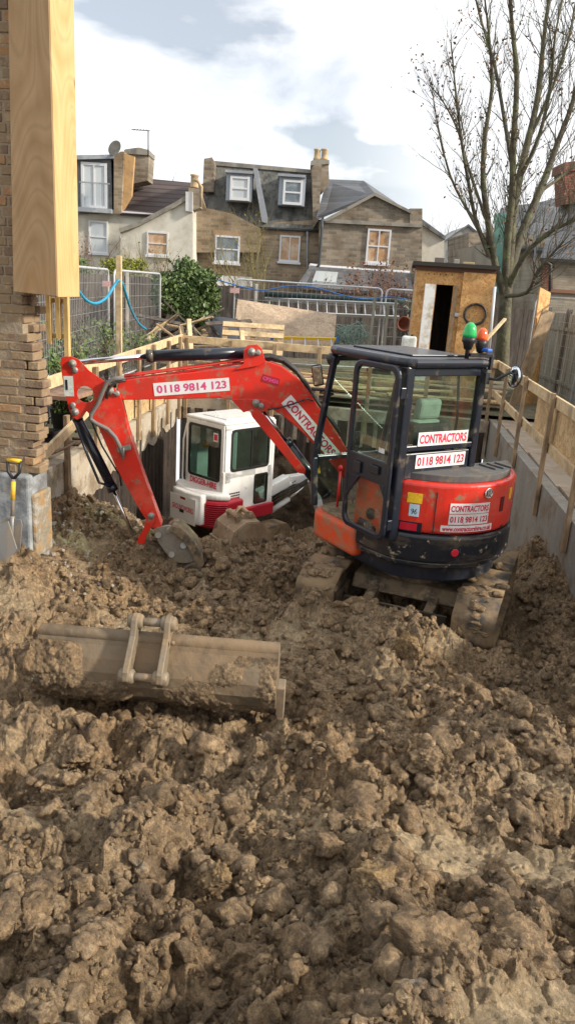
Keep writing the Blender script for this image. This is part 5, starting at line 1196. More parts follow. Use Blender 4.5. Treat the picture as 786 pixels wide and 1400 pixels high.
t=fence('silvery close board fence right of the path beyond the plank',(3.75,13.0),(3.2,17.6),1.75,M_fpg,M_fp)
# overlapped panel fence to the right
t=thing('timber_fence','lapped panel fence with wavy slats at the right edge behind the mesh','fence',(3.85,6.5,0))
for k in range(4):
    y0=.05+1.9*k;b=MB();z=.06
    while z<1.72:
        b.box((random.uniform(-.004,.004),y0+.9,z+.06),(.012,1.76,.13),Matrix.Rotation(rad(9),3,'Y')@Matrix.Rotation(random.uniform(-.006,.006),3,'X'));z+=.105
    b.build('lapped_panel',mat('greenish grey slats',(.17,.175,.16),.9,n1=((.13,.13,.10),3,.45,.6),n2=((.27,.25,.20),5,.55,.7)) if k==0 else bpy.data.materials['greenish grey slats'],t)
    for yy in (.05,.6,1.2,1.75): 
        MB().box((-.02,y0+yy,.9),(.03,.045,1.72)).build('batten',M_fp,t)
for k in range(5): MB().box((0,1.9*k-.02,.95),(.1,.1,1.95)).build('fence_post',M_fp,t,.01,1)
# upright sheet / planks at right behind the shed
o=MB().box((0,0,1.15),(.62,.02,2.3)).build('leaning_sheet',M_osbo);o.location=(2.75,15.3,-.1);o.rotation_euler=(rad(-4),rad(8),rad(60));tag(o,'tall orange brown plywood sheet leaning upright right of the shed','sheet')
o=MB().box((0,0,.95),(.30,.03,1.9)).build('leaning_plank',M_timd);o.location=(2.42,15.0,-.05);o.rotation_euler=(0,rad(14),rad(30));tag(o,'weathered plank leaning beside the plywood sheet','plank')
a=at(632,500,12.5);c=at(690,436,13.6);o=MB().bar((0,0,0),c-a,.05,.035).build('diagonal_batten',M_tim);o.location=a;tag(o,'thin pale batten leaning diagonally behind the beacons','batten')
# timber upright with blue hose
a=at(163,350,11.9);o=MB().box((0,0,0),(.085,.06,2.75)).build('timber_upright',M_tim,bevel=.003);o.location=(a.x,11.9,a.z-1.37);tag(o,'tall single timber upright holding up the blue hose','post')
M_blue=mat('blue water pipe',(.02,.28,.46),.45);M_blue2=mat('deep blue cable',(.02,.13,.42),.45)
def wpts(pts): return [at(x,y,Y) for x,y,Y in pts]
def smooth(pts,n=4):
    out=[]
    for i_ in range(len(pts)-1):
        p0=pts[max(i_-1,0)];p1=pts[i_];p2=pts[i_+1];p3=pts[min(i_+2,len(pts)-1)]
        for k in range(n):
            t_=k/n;out.append(.5*((2*p1)+(p2-p0)*t_+(2*p0-5*p1+4*p2-p3)*t_*t_+(3*p1-p0-3*p2+p3)*t_**3))
    return out+[pts[-1]]
b=MB();b.tube(smooth(wpts([(88,375,10),(104,392,10.6),(117,409,11),(131,415,11.3),(146,407,11.6),(157,390,11.8),(163,383,11.86),(168,388,12),(173,404,12.3),(180,424,12.8),(190,442,13.4),(200,450,14)])),.022,8);tag(b.build('water_pipe',M_blue),'bright blue water pipe looping over the timber upright','pipe')
b=MB();b.tube(smooth(wpts([(296,382,17.5),(330,392,17.6),(360,397,17.7),(395,391,17.8),(430,393,17.9),(470,404,18.1),(500,409,18.2),(530,406,18.4),(556,409,18.6)])),.013,8);tag(b.build('blue_cable',M_blue2),'deep blue cable running along the top of the back site fencing','cable')
# leaning strand board, ladders, roll, pallet
P_=[at(325,409,16.6),at(460,430,16.9),at(456,474,15.9),at(318,474,15.7)]
o=MB().prism(P_,(0,.018,0)).build('strand_board',M_osbg);tag(o,'large greyed strand board leaning against the mesh panel at the back','board')
def ladder(lab,a,c,up,wd,mr,ms,n,rr=.035,name='ladder',caps=None):
    a=Vector(a);c=Vector(c);up=Vector(up).normalized()*wd;t=thing(name,lab,'ladder',a);d=c-a
    for q in (Vector(),up): MB().bar(q,q+d,.028,rr*2,d.cross(up)).build('stile',mr,t,.003,1)
    for k in range(n):
        p=d*((k+.5)/n);MB().cyl(p,p+up,.016,n=8).build('rung',ms,t)
    if caps:
        for q in (Vector(),up,d,up+d): MB().box(q,(.06,.05,.10)).build('end_cap',caps,t,.008,1)
M_lad=mat('bright aluminium',(.62,.63,.64),.45,.25);a=at(362,426,18.0);c=at(545,434,18.4);ladder('aluminium ladder hung sideways along the back fence',a,c,at(362,404,18.3)-a,(at(362,404,18.3)-a).length*.8,M_lad,M_lad,14,.05)
a=at(372,474,15.3);c=at(463,476,15.5);u_=at(372,461,15.7)-a;ladder('yellow stepladder lying on its side on the timber stack',a,c,u_,u_.length*.95,mat('yellow fibreglass',(.75,.5,.02),.5),M_alu,5,.03,caps=M_blue2)
a=at(362,402,18.1);b_=at(550,412,19.4);b=MB();b.cyl(a,b_,.06,n=12);tag(b.build('drain_pipe',mat('dark green pipe',(.02,.045,.04),.5)),'dark pipe resting along the fence above the aluminium ladder','pipe')
def pallet(lab,loc,rot):
    t=thing('pallet',lab,'pallet',loc,rot=rot)
    for k in range(6): MB().box((0,-.45+.18*k,.12),(1.2,.1,.02)).build('deck_board',M_tim,t)
    for k in (-.55,0,.55):
        MB().box((k,0,.06),(.1,1.0,.09)).build('bearer',M_timd,t)
pallet('wooden pallet tipped on edge beside the dark sheeting',at(345,478,14.6),(rad(62),0,rad(8)))
# loose boards behind the far wall
k=0
for j in range(34):
    y=random.uniform(13.7,16.3);x=random.uniform(-3.0,1.6);L_=random.uniform(1.2,3.2);w_=random.choice((.1,.15,.2,.3));z=.02+.05*(j%6)+random.uniform(0,.05)
    if j<4: L_=2.4;w_=.55
    o=MB().box((0,0,0),(L_,w_,.03 if j>3 else .02)).build('timber_plank',random.choice((M_tim,M_timd,M_ply,M_tim,M_osb)) if j>3 else M_slab)
    o.location=(min(x,1.7-L_*.3),y,z if j>3 else .01+.02*j);o.rotation_euler=(0,random.uniform(-.03,.03),random.uniform(-.35,.3)+(.3 if j%7==0 else 0))
    tag(o,'loose plank or sheet in the timber stack just behind the far end of the pit','plank','planks stacked behind the pit')
for j in range(22):
    p=at(random.uniform(212,325),random.uniform(436,474),random.uniform(14.8,17.2));L_=random.uniform(.6,1.5)
    o=MB().box((0,0,0),(L_,random.uniform(.06,.14),.03)).build('broken_board',random.choice((M_timd,M_timd,M_fp,M_tim)))
    o.location=p;o.rotation_euler=(random.uniform(-.7,.7),random.uniform(-.8,.8),random.uniform(-1.2,1.2));tag(o,'broken board thrown on the scrap heap beneath the ivy covered stump','board','scrap boards under the ivy')
for j,(x0,y0,x1,y1) in enumerate(((258,436,262,472),(247,446,255,474),(330,452,334,470))):
    o=MB();a=at(x0,y0,14.4);c=at(x1,y1+14,14.3);o.bar((0,0,0),c-a,.09,.04);o=o.build('upright_batten',M_tim);o.location=a;tag(o,('tallest pale batten stuck upright in the scrap heap','shorter pale batten beside the tallest one in the scrap heap','stubby batten at the pallet')[j],'batten')
# dark sheeting
b=MB();g_=[[None]*13 for _ in range(9)]
c0=at(288,432,16);c1=at(325,436,16.2);c2_=at(330,474,15.2);c3=at(292,470,15.2)
for i_ in range(9):
    for k in range(13):
        s,t_=i_/8,k/12;p=c0.lerp(c1,s).lerp(c3.lerp(c2_,s),t_);p.y-=.25*math.sin(s*3.1)*math.sin(t_*3)+.05*math.sin(9*s+7*t_);g_[i_][k]=b.bm.verts.new(p)
for i_ in range(8):
    for k in range(12): b.bm.faces.new((g_[i_][k],g_[i_+1][k],g_[i_+1][k+1],g_[i_][k+1])).smooth=True
o=b.build('plastic_sheeting',mat('dark plastic sheet',(.03,.035,.045),.35));m=o.modifiers.new('s','SOLIDIFY');m.thickness=.006;tag(o,'crumpled dark plastic sheeting between the scrap heap and the strand board','sheeting')
# net heap
b=MB()
for j in range(46):
    c=at(random.uniform(455,500),random.uniform(450,472),16.5);r=random.uniform(.12,.3);ax=random.uniform(0,PI);tl=random.uniform(.2,1.2)
    b.tube([c+Vector((r*math.cos(a)*math.cos(ax),r*math.cos(a)*math.sin(ax)*.6,r*.6*math.sin(a+tl))) for a in [2*PI*q/12 for q in range(12)]],.008,4,False)
tag(b.build('rope_heap',mat('pale green rope',(.22,.33,.28),.8)),'tangled heap of pale green netting and rope by the back fence','rope')
# hanging pot, container
p=at(552,442,17.5);t=thing('flower_pot','round terracotta pot hanging sideways on the back fence','pot',p)
MB().lathe([(.08,0),(.15,-.22),(.165,-.22),(.165,-.27),(.14,-.27),(.075,-.04)],(0,0,0),(0,1,.0),22).build('pot',mat('terracotta',(.36,.13,.08),.8),t)
p=at(559,466,14.5);t=thing('plastic_container','white plastic container standing beside the shed','container',p)
MB().box((0,0,-.08),(.28,.2,.34)).build('body',mat('white plastic',(.6,.64,.62),.5,dirt=((.4,.37,.3),5,.5,.7)),t,.05,3);MB().cyl((.05,0,.08),(.05,0,.12),.035).build('cap',M_blk,t)
for (x0,y0,x1,y1,lab) in ((513,400,505,475,'first grey fence post standing right of the wide mesh panel'),(530,418,524,478,'second weathered pale post by the hanging pot'),(541,410,538,478,'dark thin post beside the pot')):
    a=at(x0,y0,17);c=at(x1,y1,17);o=MB().bar((0,0,0),c-a,.10,.06).build('fence_stake',M_fpg);o.location=a;tag(o,lab,'post')
# ------------------------------------------------------------------ shed
SY=15.0
def sp(x,y,o=0): return at(x,y,SY+o)
t=thing('site_shed','strand board site shed with open dark doorway and flat felt roof','shed',sp(618,480));TI=Matrix.Translation(-sp(618,480));
xl0,xr0,zt,zb=sp(566,400).x,sp(671,400).x,sp(618,366).z,0.
dl,dr=sp(593,420).x,sp(616,420).x;hz=sp(600,389).z
b=MB();b.box(((xl0+dl)/2,SY,zt/2),(dl-xl0,.05,zt));b.build('left_jamb',M_osbo,t,local=TI)
b=MB();b.box(((dl+dr)/2,SY,(zt+hz)/2),(dr-dl-.004,.05,zt-hz));b.build('header',M_osbo,t,local=TI)
b=MB();b.box(((xr0+dr)/2,SY,zt/2),(xr0-dr,.05,zt));b.build('front_wall',M_osbo,t,local=TI)
for x_ in (xl0+.025,xr0-.025): MB().box((x_,SY+.95,zt/2),(.05,1.85,zt)).build('side_wall',M_osbg,t,local=TI)
b=MB();b.box(((xl0+xr0)/2,SY+1.9,zt/2),(xr0-xl0,.05,zt));b.build('back_wall',M_fpb,t,local=TI)
b=MB();b.box(((xl0+xr0)/2,SY+.9,zt+.04),(xr0-xl0+.16,2.15,.07));b.build('felt_roof',mat('roofing felt',(.04,.035,.03),.9),t,local=TI)
b=MB();b.box(((xl0+xr0)/2+.0,SY-.055,zt-.03),(xr0-xl0+.06,.04,.10));b.build('fascia',mat('dark brown fascia',(.12,.06,.04),.8),t,.003,1,local=TI)
x0=sp(630,400).x;b=MB();b.box(((x0+xr0)/2+.02,SY-.085,zt/2-.04),(xr0-x0+.04,.02,zt-.06));b.build('board_panel',M_osbo,t,local=TI)
b=MB();b.box((dl-.12,SY-.10,hz/2),(.20,.045,hz+.0),Matrix.Rotation(rad(10),3,'Z'));b.build('door',mat('white painted door',(.62,.63,.62),.6,dirt=((.35,.28,.18),4,.5,.68)),t,.004,local=TI)
b=MB();b.box((dr+.05,SY-.04,hz/2),(.06,.04,hz));b.build('door_frame',M_timd,t,local=TI)
b=MB();p=sp(624,430);b.box((p.x,SY-.07,p.z),(.09,.04,.07));b.build('hasp',M_alu,t,local=TI)
b=MB()
for k in range(5): b.box((sp(586+k*8,370).x,SY-.03,sp(600,375).z),(.02,.01,.02))
b.build('screw_heads',M_blk,t,local=TI)
p=sp(649,430,-.12);b=MB();r=.20;b.tube([(r*math.cos(a),0,r*math.sin(a)*.95) for a in [2*PI*k/28 for k in range(29)]],.022,8,False);b.tube([(r*.97*math.cos(a),-.03,.01+r*.93*math.sin(a)) for a in [2*PI*k/28 for k in range(29)]],.02,8,False)
o=b.build('coiled_hose',M_hose);o.location=p;tag(o,'black coil of hose hanging on the strand board panel of the shed','hose')
for (x,w_,h_,c,lab) in ((600,.18,.10,(.15,.13,.11),'small grey box left on the shed roof'),(623,.10,.09,(.30,.28,.25),'small pale tin on the shed roof'),(640,.22,.05,(.40,.30,.16),'offcut of board on the shed roof')):
    p=sp(x,363,.2);o=MB().box((0,0,0),(w_,.12,h_)).build('roof_clutter',mat('clutter',c,.8),bevel=.01);o.location=(p.x,SY+.25,zt+.076+h_/2);tag(o,lab,'clutter')
a=sp(676,392,-.1);c=sp(668,478,-.1);o=MB();o.cyl(a*0,c-a,.03,n=10);o=o.build('white_pole',mat('white pole',(.6,.61,.62),.5));o.location=a;tag(o,'white plastic pole standing at the right corner of the shed','pole')
# ================================================================= HOUSES
HN=Vector((-.14,.99,0)).normalized();HP=Vector((0,34,0))
def hp(x,y,o=0): return on(x,y,HP+HN*o,HN)
class House:
    def __init__(s,name,lab,px,py,o=0): 
        s.o=o;s.base=hp(px,py,o);s.base.z=0;s.t=thing(name,lab,'house',s.base);s.I=Matrix.Translation(-s.base)
        s.R=Matrix.Translation(-s.base)
    def poly(s,name,pts,d,m_,off=0,par=None,bev=0):
        b=MB();b.prism([hp(x,y,s.o+off) for x,y in pts],HN*d);return b.build(name,m_,par or s.t,bev,1,local=s.I)
    def rect(s,name,x0,y0,x1,y1,d,m_,off=0,par=None):
        P=hp(x0,y0,s.o+off);Q=hp(x1,y1,s.o+off);U=Vector((HN.y,-HN.x,0))
        w_=(Q-P).dot(U);z0=(hp((x0+x1)/2,y1,s.o+off)).z;z1=hp((x0+x1)/2,y0,s.o+off).z
        a=P.copy();b=MB();b.prism([Vector((a.x,a.y,z0)),Vector((a.x,a.y,z0))+U*w_,Vector((a.x,a.y,z1))+U*w_,Vector((a.x,a.y,z1))],HN*d);return b.build(name,m_,par or s.t,local=s.I)
    def window(s,x0,y0,x1,y1,split='h',pane=None,off=0,fm=None,sill=True,fw=1.9,lintel=None):
        fm=fm or M_wf;o_=off;P=hp(x0,y1,s.o+o_-.07);Q=hp(x1,y1,s.o+o_-.07);U=Vector((HN.y,-HN.x,0));w_=(Q-P).dot(U);z0=P.z;z1=z0+(hp(x0,y0,s.o+o_-.07)-P).length
        k=w_/(x1-x0);f_=fw*k
        def bx(b,u0,u1,a,c,d0,d1):
            p=Vector((P.x,P.y,0))+U*u0+HN*d0;q=[p+Vector((0,0,a)),p+U*(u1-u0)+Vector((0,0,a)),p+U*(u1-u0)+Vector((0,0,c)),p+Vector((0,0,c))];b.prism(q,HN*(d1-d0))
        b=MB();bx(b,0,f_,z0,z1,0,.085);bx(b,w_-f_,w_,z0,z1,0,.085);bx(b,f_,w_-f_,z0,z0+f_*1.1,.002,.083);bx(b,f_,w_-f_,z1-f_,z1,.002,.083)
        if 'h' in split: bx(b,f_,w_-f_,(z0+z1)/2-f_*.35,(z0+z1)/2+f_*.35,.004,.08)
        if 'v' in split: bx(b,w_/2-f_*.3,w_/2+f_*.3,z0+f_*1.1,z1-f_,.006,.078)
        fr=b.build('window',fm,s.t,local=s.I)
        b=MB();bx(b,f_*.9,w_-f_*.9,z0+f_,z1-f_*.9,.045,.06);b.build('pane',pane or M_pane,fr,local=s.I)
        if sill: 
            b=MB();bx(b,-.06,w_+.06,z0-.09,z0-.002,-.09,.09);b.build('sill',fm,fr,local=s.I)
        if sill and lintel:
            b=MB();bx(b,-.10,w_+.10,z1+.003,z1+.20,.05,.10);b.build('lintel',lintel,fr,local=s.I)
        return fr
M_lint=mat('gauged brick lintel',(.36,.24,.15),.9,n1=((.26,.18,.12),9,.45,.6))
M_wf=mat('white window frame',(.62,.63,.65),.5);M_wfg=mat('grey lead surround',(.30,.34,.39),.6)
M_pane=mat('sky reflecting pane',(.10,.13,.15),.06,.0,1.,n1=((.30,.34,.36),1.3,.45,.6))
M_blind=mat('pane with pale blind',(.42,.47,.50),.15,n1=((.52,.55,.56),1,.4,.6));M_warm=mat('pane with warm room',(.42,.24,.12),.12,n1=((.55,.42,.30),1.5,.45,.6),n2=((.10,.07,.05),2,.55,.65))
M_ren=mat('cream render',(.60,.57,.49),.9,n1=((.44,.41,.34),1.1,.42,.62),n2=((.58,.56,.50),3,.55,.7));M_ren2=mat('white render',(.68,.69,.68),.9,n1=((.56,.52,.49),1,.45,.65))
M_b1=brickmat('yellow stock brick',(.38,.29,.19),(.21,.16,.11),(.37,.33,.26),scale=.62);M_b2=brickmat('brown grey stock brick',(.33,.27,.20),(.17,.14,.105),(.32,.29,.24),scale=.62)
M_b3=brickmat('orange stock brick',(.50,.30,.12),(.38,.22,.10),(.42,.32,.2),'yz');M_b4=brickmat('red brick',(.27,.09,.055),(.20,.07,.045),(.35,.3,.25))
M_slate=mat('dark slate',(.10,.105,.115),.6,n1=((.16,.16,.155),1.6,.42,.62),n2=((.055,.058,.065),4,.52,.66),bump=.02,bscale=5)
M_sl2=stripemat('slate courses',(.105,.11,.12),(.04,.042,.046),'z',8.,.6);M_mans=mat('mossy mansard slates',(.10,.10,.092),.75,n1=((.17,.165,.14),2.,.42,.6,(1,1,.4)),n2=((.05,.052,.05),3.5,.5,.64,(1,1,.5)),bump=.03,bscale=8)
M_tile=stripemat('brown concrete tiles',(.085,.06,.055),(.018,.012,.012),'z',4.2,.8,sharp=(.6,.95))
M_lead=mat('lead flashing',(.26,.28,.31),.55,n1=((.36,.38,.4),2,.5,.6));M_stone=mat('coping stone',(.27,.25,.21),.9,n1=((.16,.15,.13),2,.45,.62));M_pot=mat('buff chimney pot',(.50,.36,.20),.85,n1=((.30,.24,.17),3,.5,.65))
M_pipe=mat('cast iron pipe',(.05,.055,.06),.5)
# House A: render with slate dormer, orange party wall, tiled roof
A=House('terraced_house','cream rendered terraced house at far left with slate box dormer and balcony window',160,420,1.5)
A.poly('wall',[(60,291),(164,290),(215,294),(262,296),(262,470),(60,480)],6,M_ren)
A.poly('dormer_wall',[(60,216),(152,214),(154,292),(60,293)],4,M_slate,-.15)
A.poly('dormer_roof',[(58,213),(156,211),(156,216.5),(58,219)],4.2,M_lead,-.35)
A.window(112,221,147,284,'v',off=-.15,pane=M_blind,fw=3.5)
o=A.rect('balcony_rail',109,249,150,251,.05,M_lead,-.55)
for k in range(11): A.rect('baluster',110.5+k*3.7,251.3,111.2+k*3.7,284,.03,M_wfg,-.54,o)
A.rect('balcony_base',105,284,152,290,.5,M_lead,-.62)
A.window(122,301,148,345,'h',pane=M_blind,off=0)
A.poly('eaves_board',[(152,287),(215,292),(215,296),(152,292)],.3,M_wf,-.2)
# party wall stack standing forward, its flank coloured orange to paint in sunlight
A.poly('party_wall',[(156,214),(165,207),(170,207),(166,292),(156,292)],5,M_b1,-.3)
b=MB();
def hexa(h,name,front,d,m_,off):  return h.poly(name,front,d,m_,off)
A.poly('party_wall_flank',[(166,208),(184,214),(180,268),(166,292)],.25,mat('painted sunlit stock brick',(.50,.31,.14),.9,n1=((.36,.22,.11),3,.45,.65)),-.1)
A.poly('chimney_stack',[(170,205),(178,203),(203,207),(204,217),(202,247),(178,252)],1.3,M_b2,1.0)
A.poly('chimney_cap',[(171,204),(190,201.5),(204,205),(204,212),(171,210)],1.5,M_stone,.9)
def roofq(h,name,pts,m_,t_=.12):
    P=[hp(x,y,h.o+o_) for x,y,o_ in pts];n_=(P[1]-P[0]).cross(P[3]-P[0]).normalized();b=MB();b.prism(P,n_*t_ if n_.z<0 else -n_*t_);return b.build(name,m_,h.t,local=h.I)
roofq(A,'tiled_roof',[(164,291,-.25),(262,297,-.25),(285,252,3.6),(192,243,3.6)],M_tile)
roofq(A,'tiled_roof',[(262,297,-.25),(300,297,-.25),(300,253,3.6),(285,252,3.6)],M_tile)
# satellite dish & aerial
t_=MB();t_.lathe([(.01,0),(.25,.05),(.33,.11),(.335,.10),(.25,.03),(.01,-.02)],(0,0,0),(-.3,-.9,.3),20);o=t_.build('satellite_dish',M_stone);o.location=hp(159,204,1.2);tag(o,'grey satellite dish on the dormer roof edge','dish')
b=MB();p=hp(203,178,2.2)-hp(203,215,2.2);b.tube([(0,0,0),p],.028,5);b.tube([p+Vector((-.75,0,.0)),p+Vector((.08,0,-.02))],.022,4)
for k in range(6): b.tube([p+Vector((-.7+k*.13,-.18,0)),p+Vector((-.7+k*.13,.18,0))],.012,3)
o=b.build('tv_aerial',M_pipe);o.location=hp(203,215,2.2);tag(o,'tall thin television aerial above the brown chimney stack','aerial')
# House B: cream outrigger
B=House('rear_extension','cream rendered rear extension with sloping verge and small sash window',215,420,-1.2)
B.poly('wall',[(165,316),(205,300),(262,268),(264,268),(264,470),(165,475)],5,M_ren)
B.poly('verge',[(163,312),(190,303),(206,294),(240,276),(262,262),(262,269),(240,283),(206,301),(190,309),(164,318)],5.2,M_stone,-.15)
B.window(201,316,230,348,'h',pane=M_warm)
B.poly('gable_pier',[(254,262),(263,262),(263,290),(254,288)],1,M_ren2,-.2)
B.poly('chimney_stub',[(258,257),(274,257),(274,284),(262,288),(258,270)],.8,M_b2,.0);b=MB()
p=hp(266,257,-1.0);b.lathe([(.16,0),(.18,.02),(.16,.08),(.15,.42),(.18,.45),(.18,.5)],p,(0,0,1),14);b.build('chimney_pot',M_pot,B.t,local=B.I)
p=hp(275,283,-1.5);MB().tube([p,p+Vector((0,0,.75)),p+Vector((-.15,0,.95)),p+Vector((-.35,0,1.0))],.06,8).build('flue_pipe',M_pot,B.t,local=B.I)
# House C: brick terrace with mansard
Cc=House('terraced_house','brown brick terraced house with mossy mansard roof and two white dormers in the centre',350,420,.4)
Cc.poly('wall',[(264,286),(275,282),(350,306),(438,300),(436,470),(264,470)],5,M_b1)
Cc.poly('rear_gable_wall',[(264,262),(274,260),(281,284),(318,292),(356,312),(356,345),(264,345)],.4,M_b1,-.45)
Cc.poly('rendered_band',[(264,374),(345,379),(345,470),(264,470)],.2,M_ren2,-.25)
rm=Cc.t
roofq(Cc,'mansard_roof',[(281,306,-.1),(432,314,-.1),(425,237,1.2),(288,224,1.2)],M_mans)
Cc.poly('roof_coping',[(284,219),(427,232),(427,237),(284,225)],2.5,M_stone,1.1)
Cc.poly('parapet_pier',[(279,217),(290,215),(293,222),(292,262),(277,262)],1.6,M_b2,.2)
Cc.poly('party_upstand',[(346,229),(352,230),(366,298),(364,305),(358,303)],.9,M_lead,-.35)
Cc.poly('party_upstand',[(426,229),(434,222),(440,226),(436,300),(428,312)],1.8,M_b2,-.3)
for x0,y0,x1,y1 in ((310,236,344,275),(382,241,416,281)):
    Cc.rect('dormer_cheek',x0,y0,x1,y1,1.2,M_wfg,-.25);Cc.window(x0+4,y0+4,x1-3.5,y1-2,'h',off=-.27,pane=M_blind if x0<350 else M_pane,sill=False,fw=3)
    Cc.rect('dormer_roof',x0-2,y0-3,x1+2,y0+.5,1.5,M_lead,-.42)
Cc.window(293,321,327,358,'h',pane=M_pane,off=-.45,fw=2.4,lintel=M_lint);Cc.window(381,321,409,357,'v',pane=M_warm,off=0,fw=2.2,lintel=M_lint)
MB().tube([hp(x,y,Cc.o-.12) for x,y in ((357,312),(400,314),(436,316))],.06,6).build('gutter',M_pipe,Cc.t,local=Cc.I)
for x in (352,420): MB().tube([hp(x,y,Cc.o-.12) for y in (316,345,378)],.045,6).build('drainpipe',M_lead,Cc.t,local=Cc.I)
Cc.poly('chimney_stack',[(427,223),(434,219),(449,222),(450,250),(440,262),(428,262)],1.2,M_b2,1.0);Cc.poly('chimney_cap',[(425,220),(433,217),(450,219),(450,224),(425,226)],1.3,M_stone,.9)
for x in (433,443): 
    p=hp(x,219,1.9);MB().lathe([(.15,0),(.17,.04),(.14,.1),(.13,.36),(.16,.40),(.16,.44)],p,(0,0,1),14).build('chimney_pot',M_pot,Cc.t,local=Cc.I)
for pts in (((441,296),(440,320),(437,350),(435,378)),):
    MB().tube([hp(x,y,-.3) for x,y in pts],.055,8).build('drainpipe',M_lead,Cc.t,local=Cc.I)
# House D: brick gable
D=House('terraced_house','brown brick house with shallow gable and slate roof right of centre',505,420,-.6)
D.poly('wall',[(437,302),(577,309),(574,470),(434,470)],6,M_b2)
D.poly('pediment',[(445,301),(512,267),(560,291),(562,307.5)],.35,M_b2,-.02)
D.poly('string_course',[(438,299),(577,306),(577,311),(438,304)],.25,M_stone,-.16)
D.poly('verge',[(441,301),(512,263),(562,288),(562,292),(512,267.5),(447,303)],.6,M_stone,-.22)
roofq(D,'slate_roof',[(432,297,-.1),(512,264,-.1),(497,247,4.2),(447,245,4.2)],M_sl2)
roofq(D,'slate_roof',[(512,264,-.1),(573,294,-.1),(560,290,4.2),(497,247,4.2)],M_sl2)
D.poly('gable_pier',[(560,285),(577,285),(577,306),(560,306)],.9,M_b2,-.1)
D.poly('flank_wall',[(577,308),(607,325),(605,470),(573,470)],.3,M_ren,1.2)
D.poly('flank_roof',[(572,296),(609,323),(608,328),(572,304)],3,M_slate,1.0)
D.window(499,312,531,359,'hv',pane=M_warm,fw=2.4,lintel=M_lint)
MB().tube([hp(x,y,-.85) for x,y in ((440,300),(440,312),(438,340),(436,362),(430,370))],.06,8).build('drainpipe',M_pipe,D.t,local=D.I)
# lean-to with rooflight
E_=House('lean_to','low slate lean-to with a pale rooflight below the gabled house',480,430,-3.4)
E_.poly('wall',[(410,392),(560,400),(560,470),(410,470)],3,M_b2)
roofq(E_,'slate_roof',[(405,391,-.2),(565,402,-.2),(560,372,2.8),(425,362,2.8)],M_slate)
roofq(E_,'rooflight',[(427,384,-.0),(459,386,-.0),(462,372,1.9),(432,370,1.9)],mat('rooflight glass',(.5,.54,.55),.15),.2)
roofq(E_,'roof_flashing',[(422,363.5,2.6),(560,373,2.6),(560,369,2.9),(424,360,2.9)],M_wf,.08)
# distant roofs right
F_=House('distant_house','distant grey gabled houses seen between the gable and the bare tree',630,400,22)
F_.poly('wall',[(606,330),(640,308),(668,330),(668,420),(606,420)],6,mat('far grey render',(.30,.30,.29),.9,n1=((.4,.4,.38),.5,.45,.6)));roofq(F_,'roof',[(600,334,-.2),(640,306,-.2),(638,308,6),(602,330,6)],M_slate);roofq(F_,'roof',[(640,306,-.2),(672,334,-.2),(668,330,6),(638,308,6)],M_slate)
F_.window(612,340,632,356,'h');
# right hand houses
G=House('cottage','rendered house with slate roof behind the bare tree at the right',720,420,-6)
G.poly('wall',[(676,330),(745,318),(745,470),(676,470)],6,mat('dull buff render',(.36,.32,.26),.9,n1=((.28,.26,.21),1,.45,.6)))
roofq(G,'slate_roof',[(672,334,-.2),(752,344,-.2),(760,270,3.5),(690,290,3.5)],M_sl2)
G.poly('wall_panel',[(676,292),(706,290),(706,400),(676,400)],.1,mat('green sheeting',(.16,.33,.28),.7,n1=((.10,.24,.20),2,.45,.6)),-.3)
MB().tube([hp(733,322,-6.4),hp(728,402,-6.4)],.05,8).build('drainpipe',M_lead,G.t,local=G.I)
Hh=House('cottage','low pale brick cottage with dark slate roof at the right edge',775,420,-10)
Hh.poly('wall',[(741,352),(900,356),(900,470),(741,470)],5,brickmat('pale brick',(.38,.34,.26),(.30,.26,.20),(.36,.33,.28)))
Hh.poly('corner_bricks',[(740,350),(755,351),(755,396),(740,396)],.1,M_b4,-.06)
roofq(Hh,'slate_roof',[(738,352,-.3),(905,362,-.3),(905,268,3),(768,272,3)],M_sl2)
Hh.poly('chimney_stack',[(771,232),(792,228),(800,275),(773,279)],1,M_b4,2);Hh.poly('chimney_cap',[(772,222),(792,219),(793,232),(770,235)],1.2,M_b4,1.9)
MB().tube([hp(742,356,-10.4),hp(752,362,-10.4),hp(751,398,-10.4)],.05,8).build('drainpipe',M_pipe,Hh.t,local=Hh.I)
Hh.poly('lintel_band',[(741,394),(900,404),(900,408),(741,399)],.12,mat('rusty band',(.22,.11,.07),.8),-.12)
I_=House('distant_house','large dark roofed house half hidden behind the bare tree',690,400,4)
I_.poly('wall',[(640,318),(770,318),(770,420),(640,420)],5,M_b2);roofq(I_,'slate_roof',[(676,322,-.3),(775,326,-.3),(766,272,3.5),(684,284,3.5)],M_slate)
# ================================================================= VEGETATION
M_bark=mat('green grey bark',(.115,.105,.065),.9,n1=((.07,.06,.045),3,.42,.62,(1,1,.4)),n2=((.15,.16,.08),2,.52,.66),bump=.03,bscale=14)
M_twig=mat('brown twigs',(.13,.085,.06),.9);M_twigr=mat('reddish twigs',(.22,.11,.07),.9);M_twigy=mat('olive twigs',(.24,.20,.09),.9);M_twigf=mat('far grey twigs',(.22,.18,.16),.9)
M_dead=mat('withered leaves',(.16,.08,.045),.8,n1=((.25,.12,.04),2,.5,.6))
def leafcloud(pts,size,mt,parent,name,flat_=.5):
    n=len(pts);pts=np.array(pts);R=rotm(n);s=size*(.6+.8*rng.random(n))
    q=np.array([[-.5,0,0],[0,-.3,.06],[.5,0,0],[0,.3,.06]]);V=np.einsum('nij,kj->nki',R,q)*s[:,None,None]+pts[:,None,:]
    F=np.arange(4*n).reshape(n,4);return npmesh(name,V.reshape(-1,3),F,mt,parent)
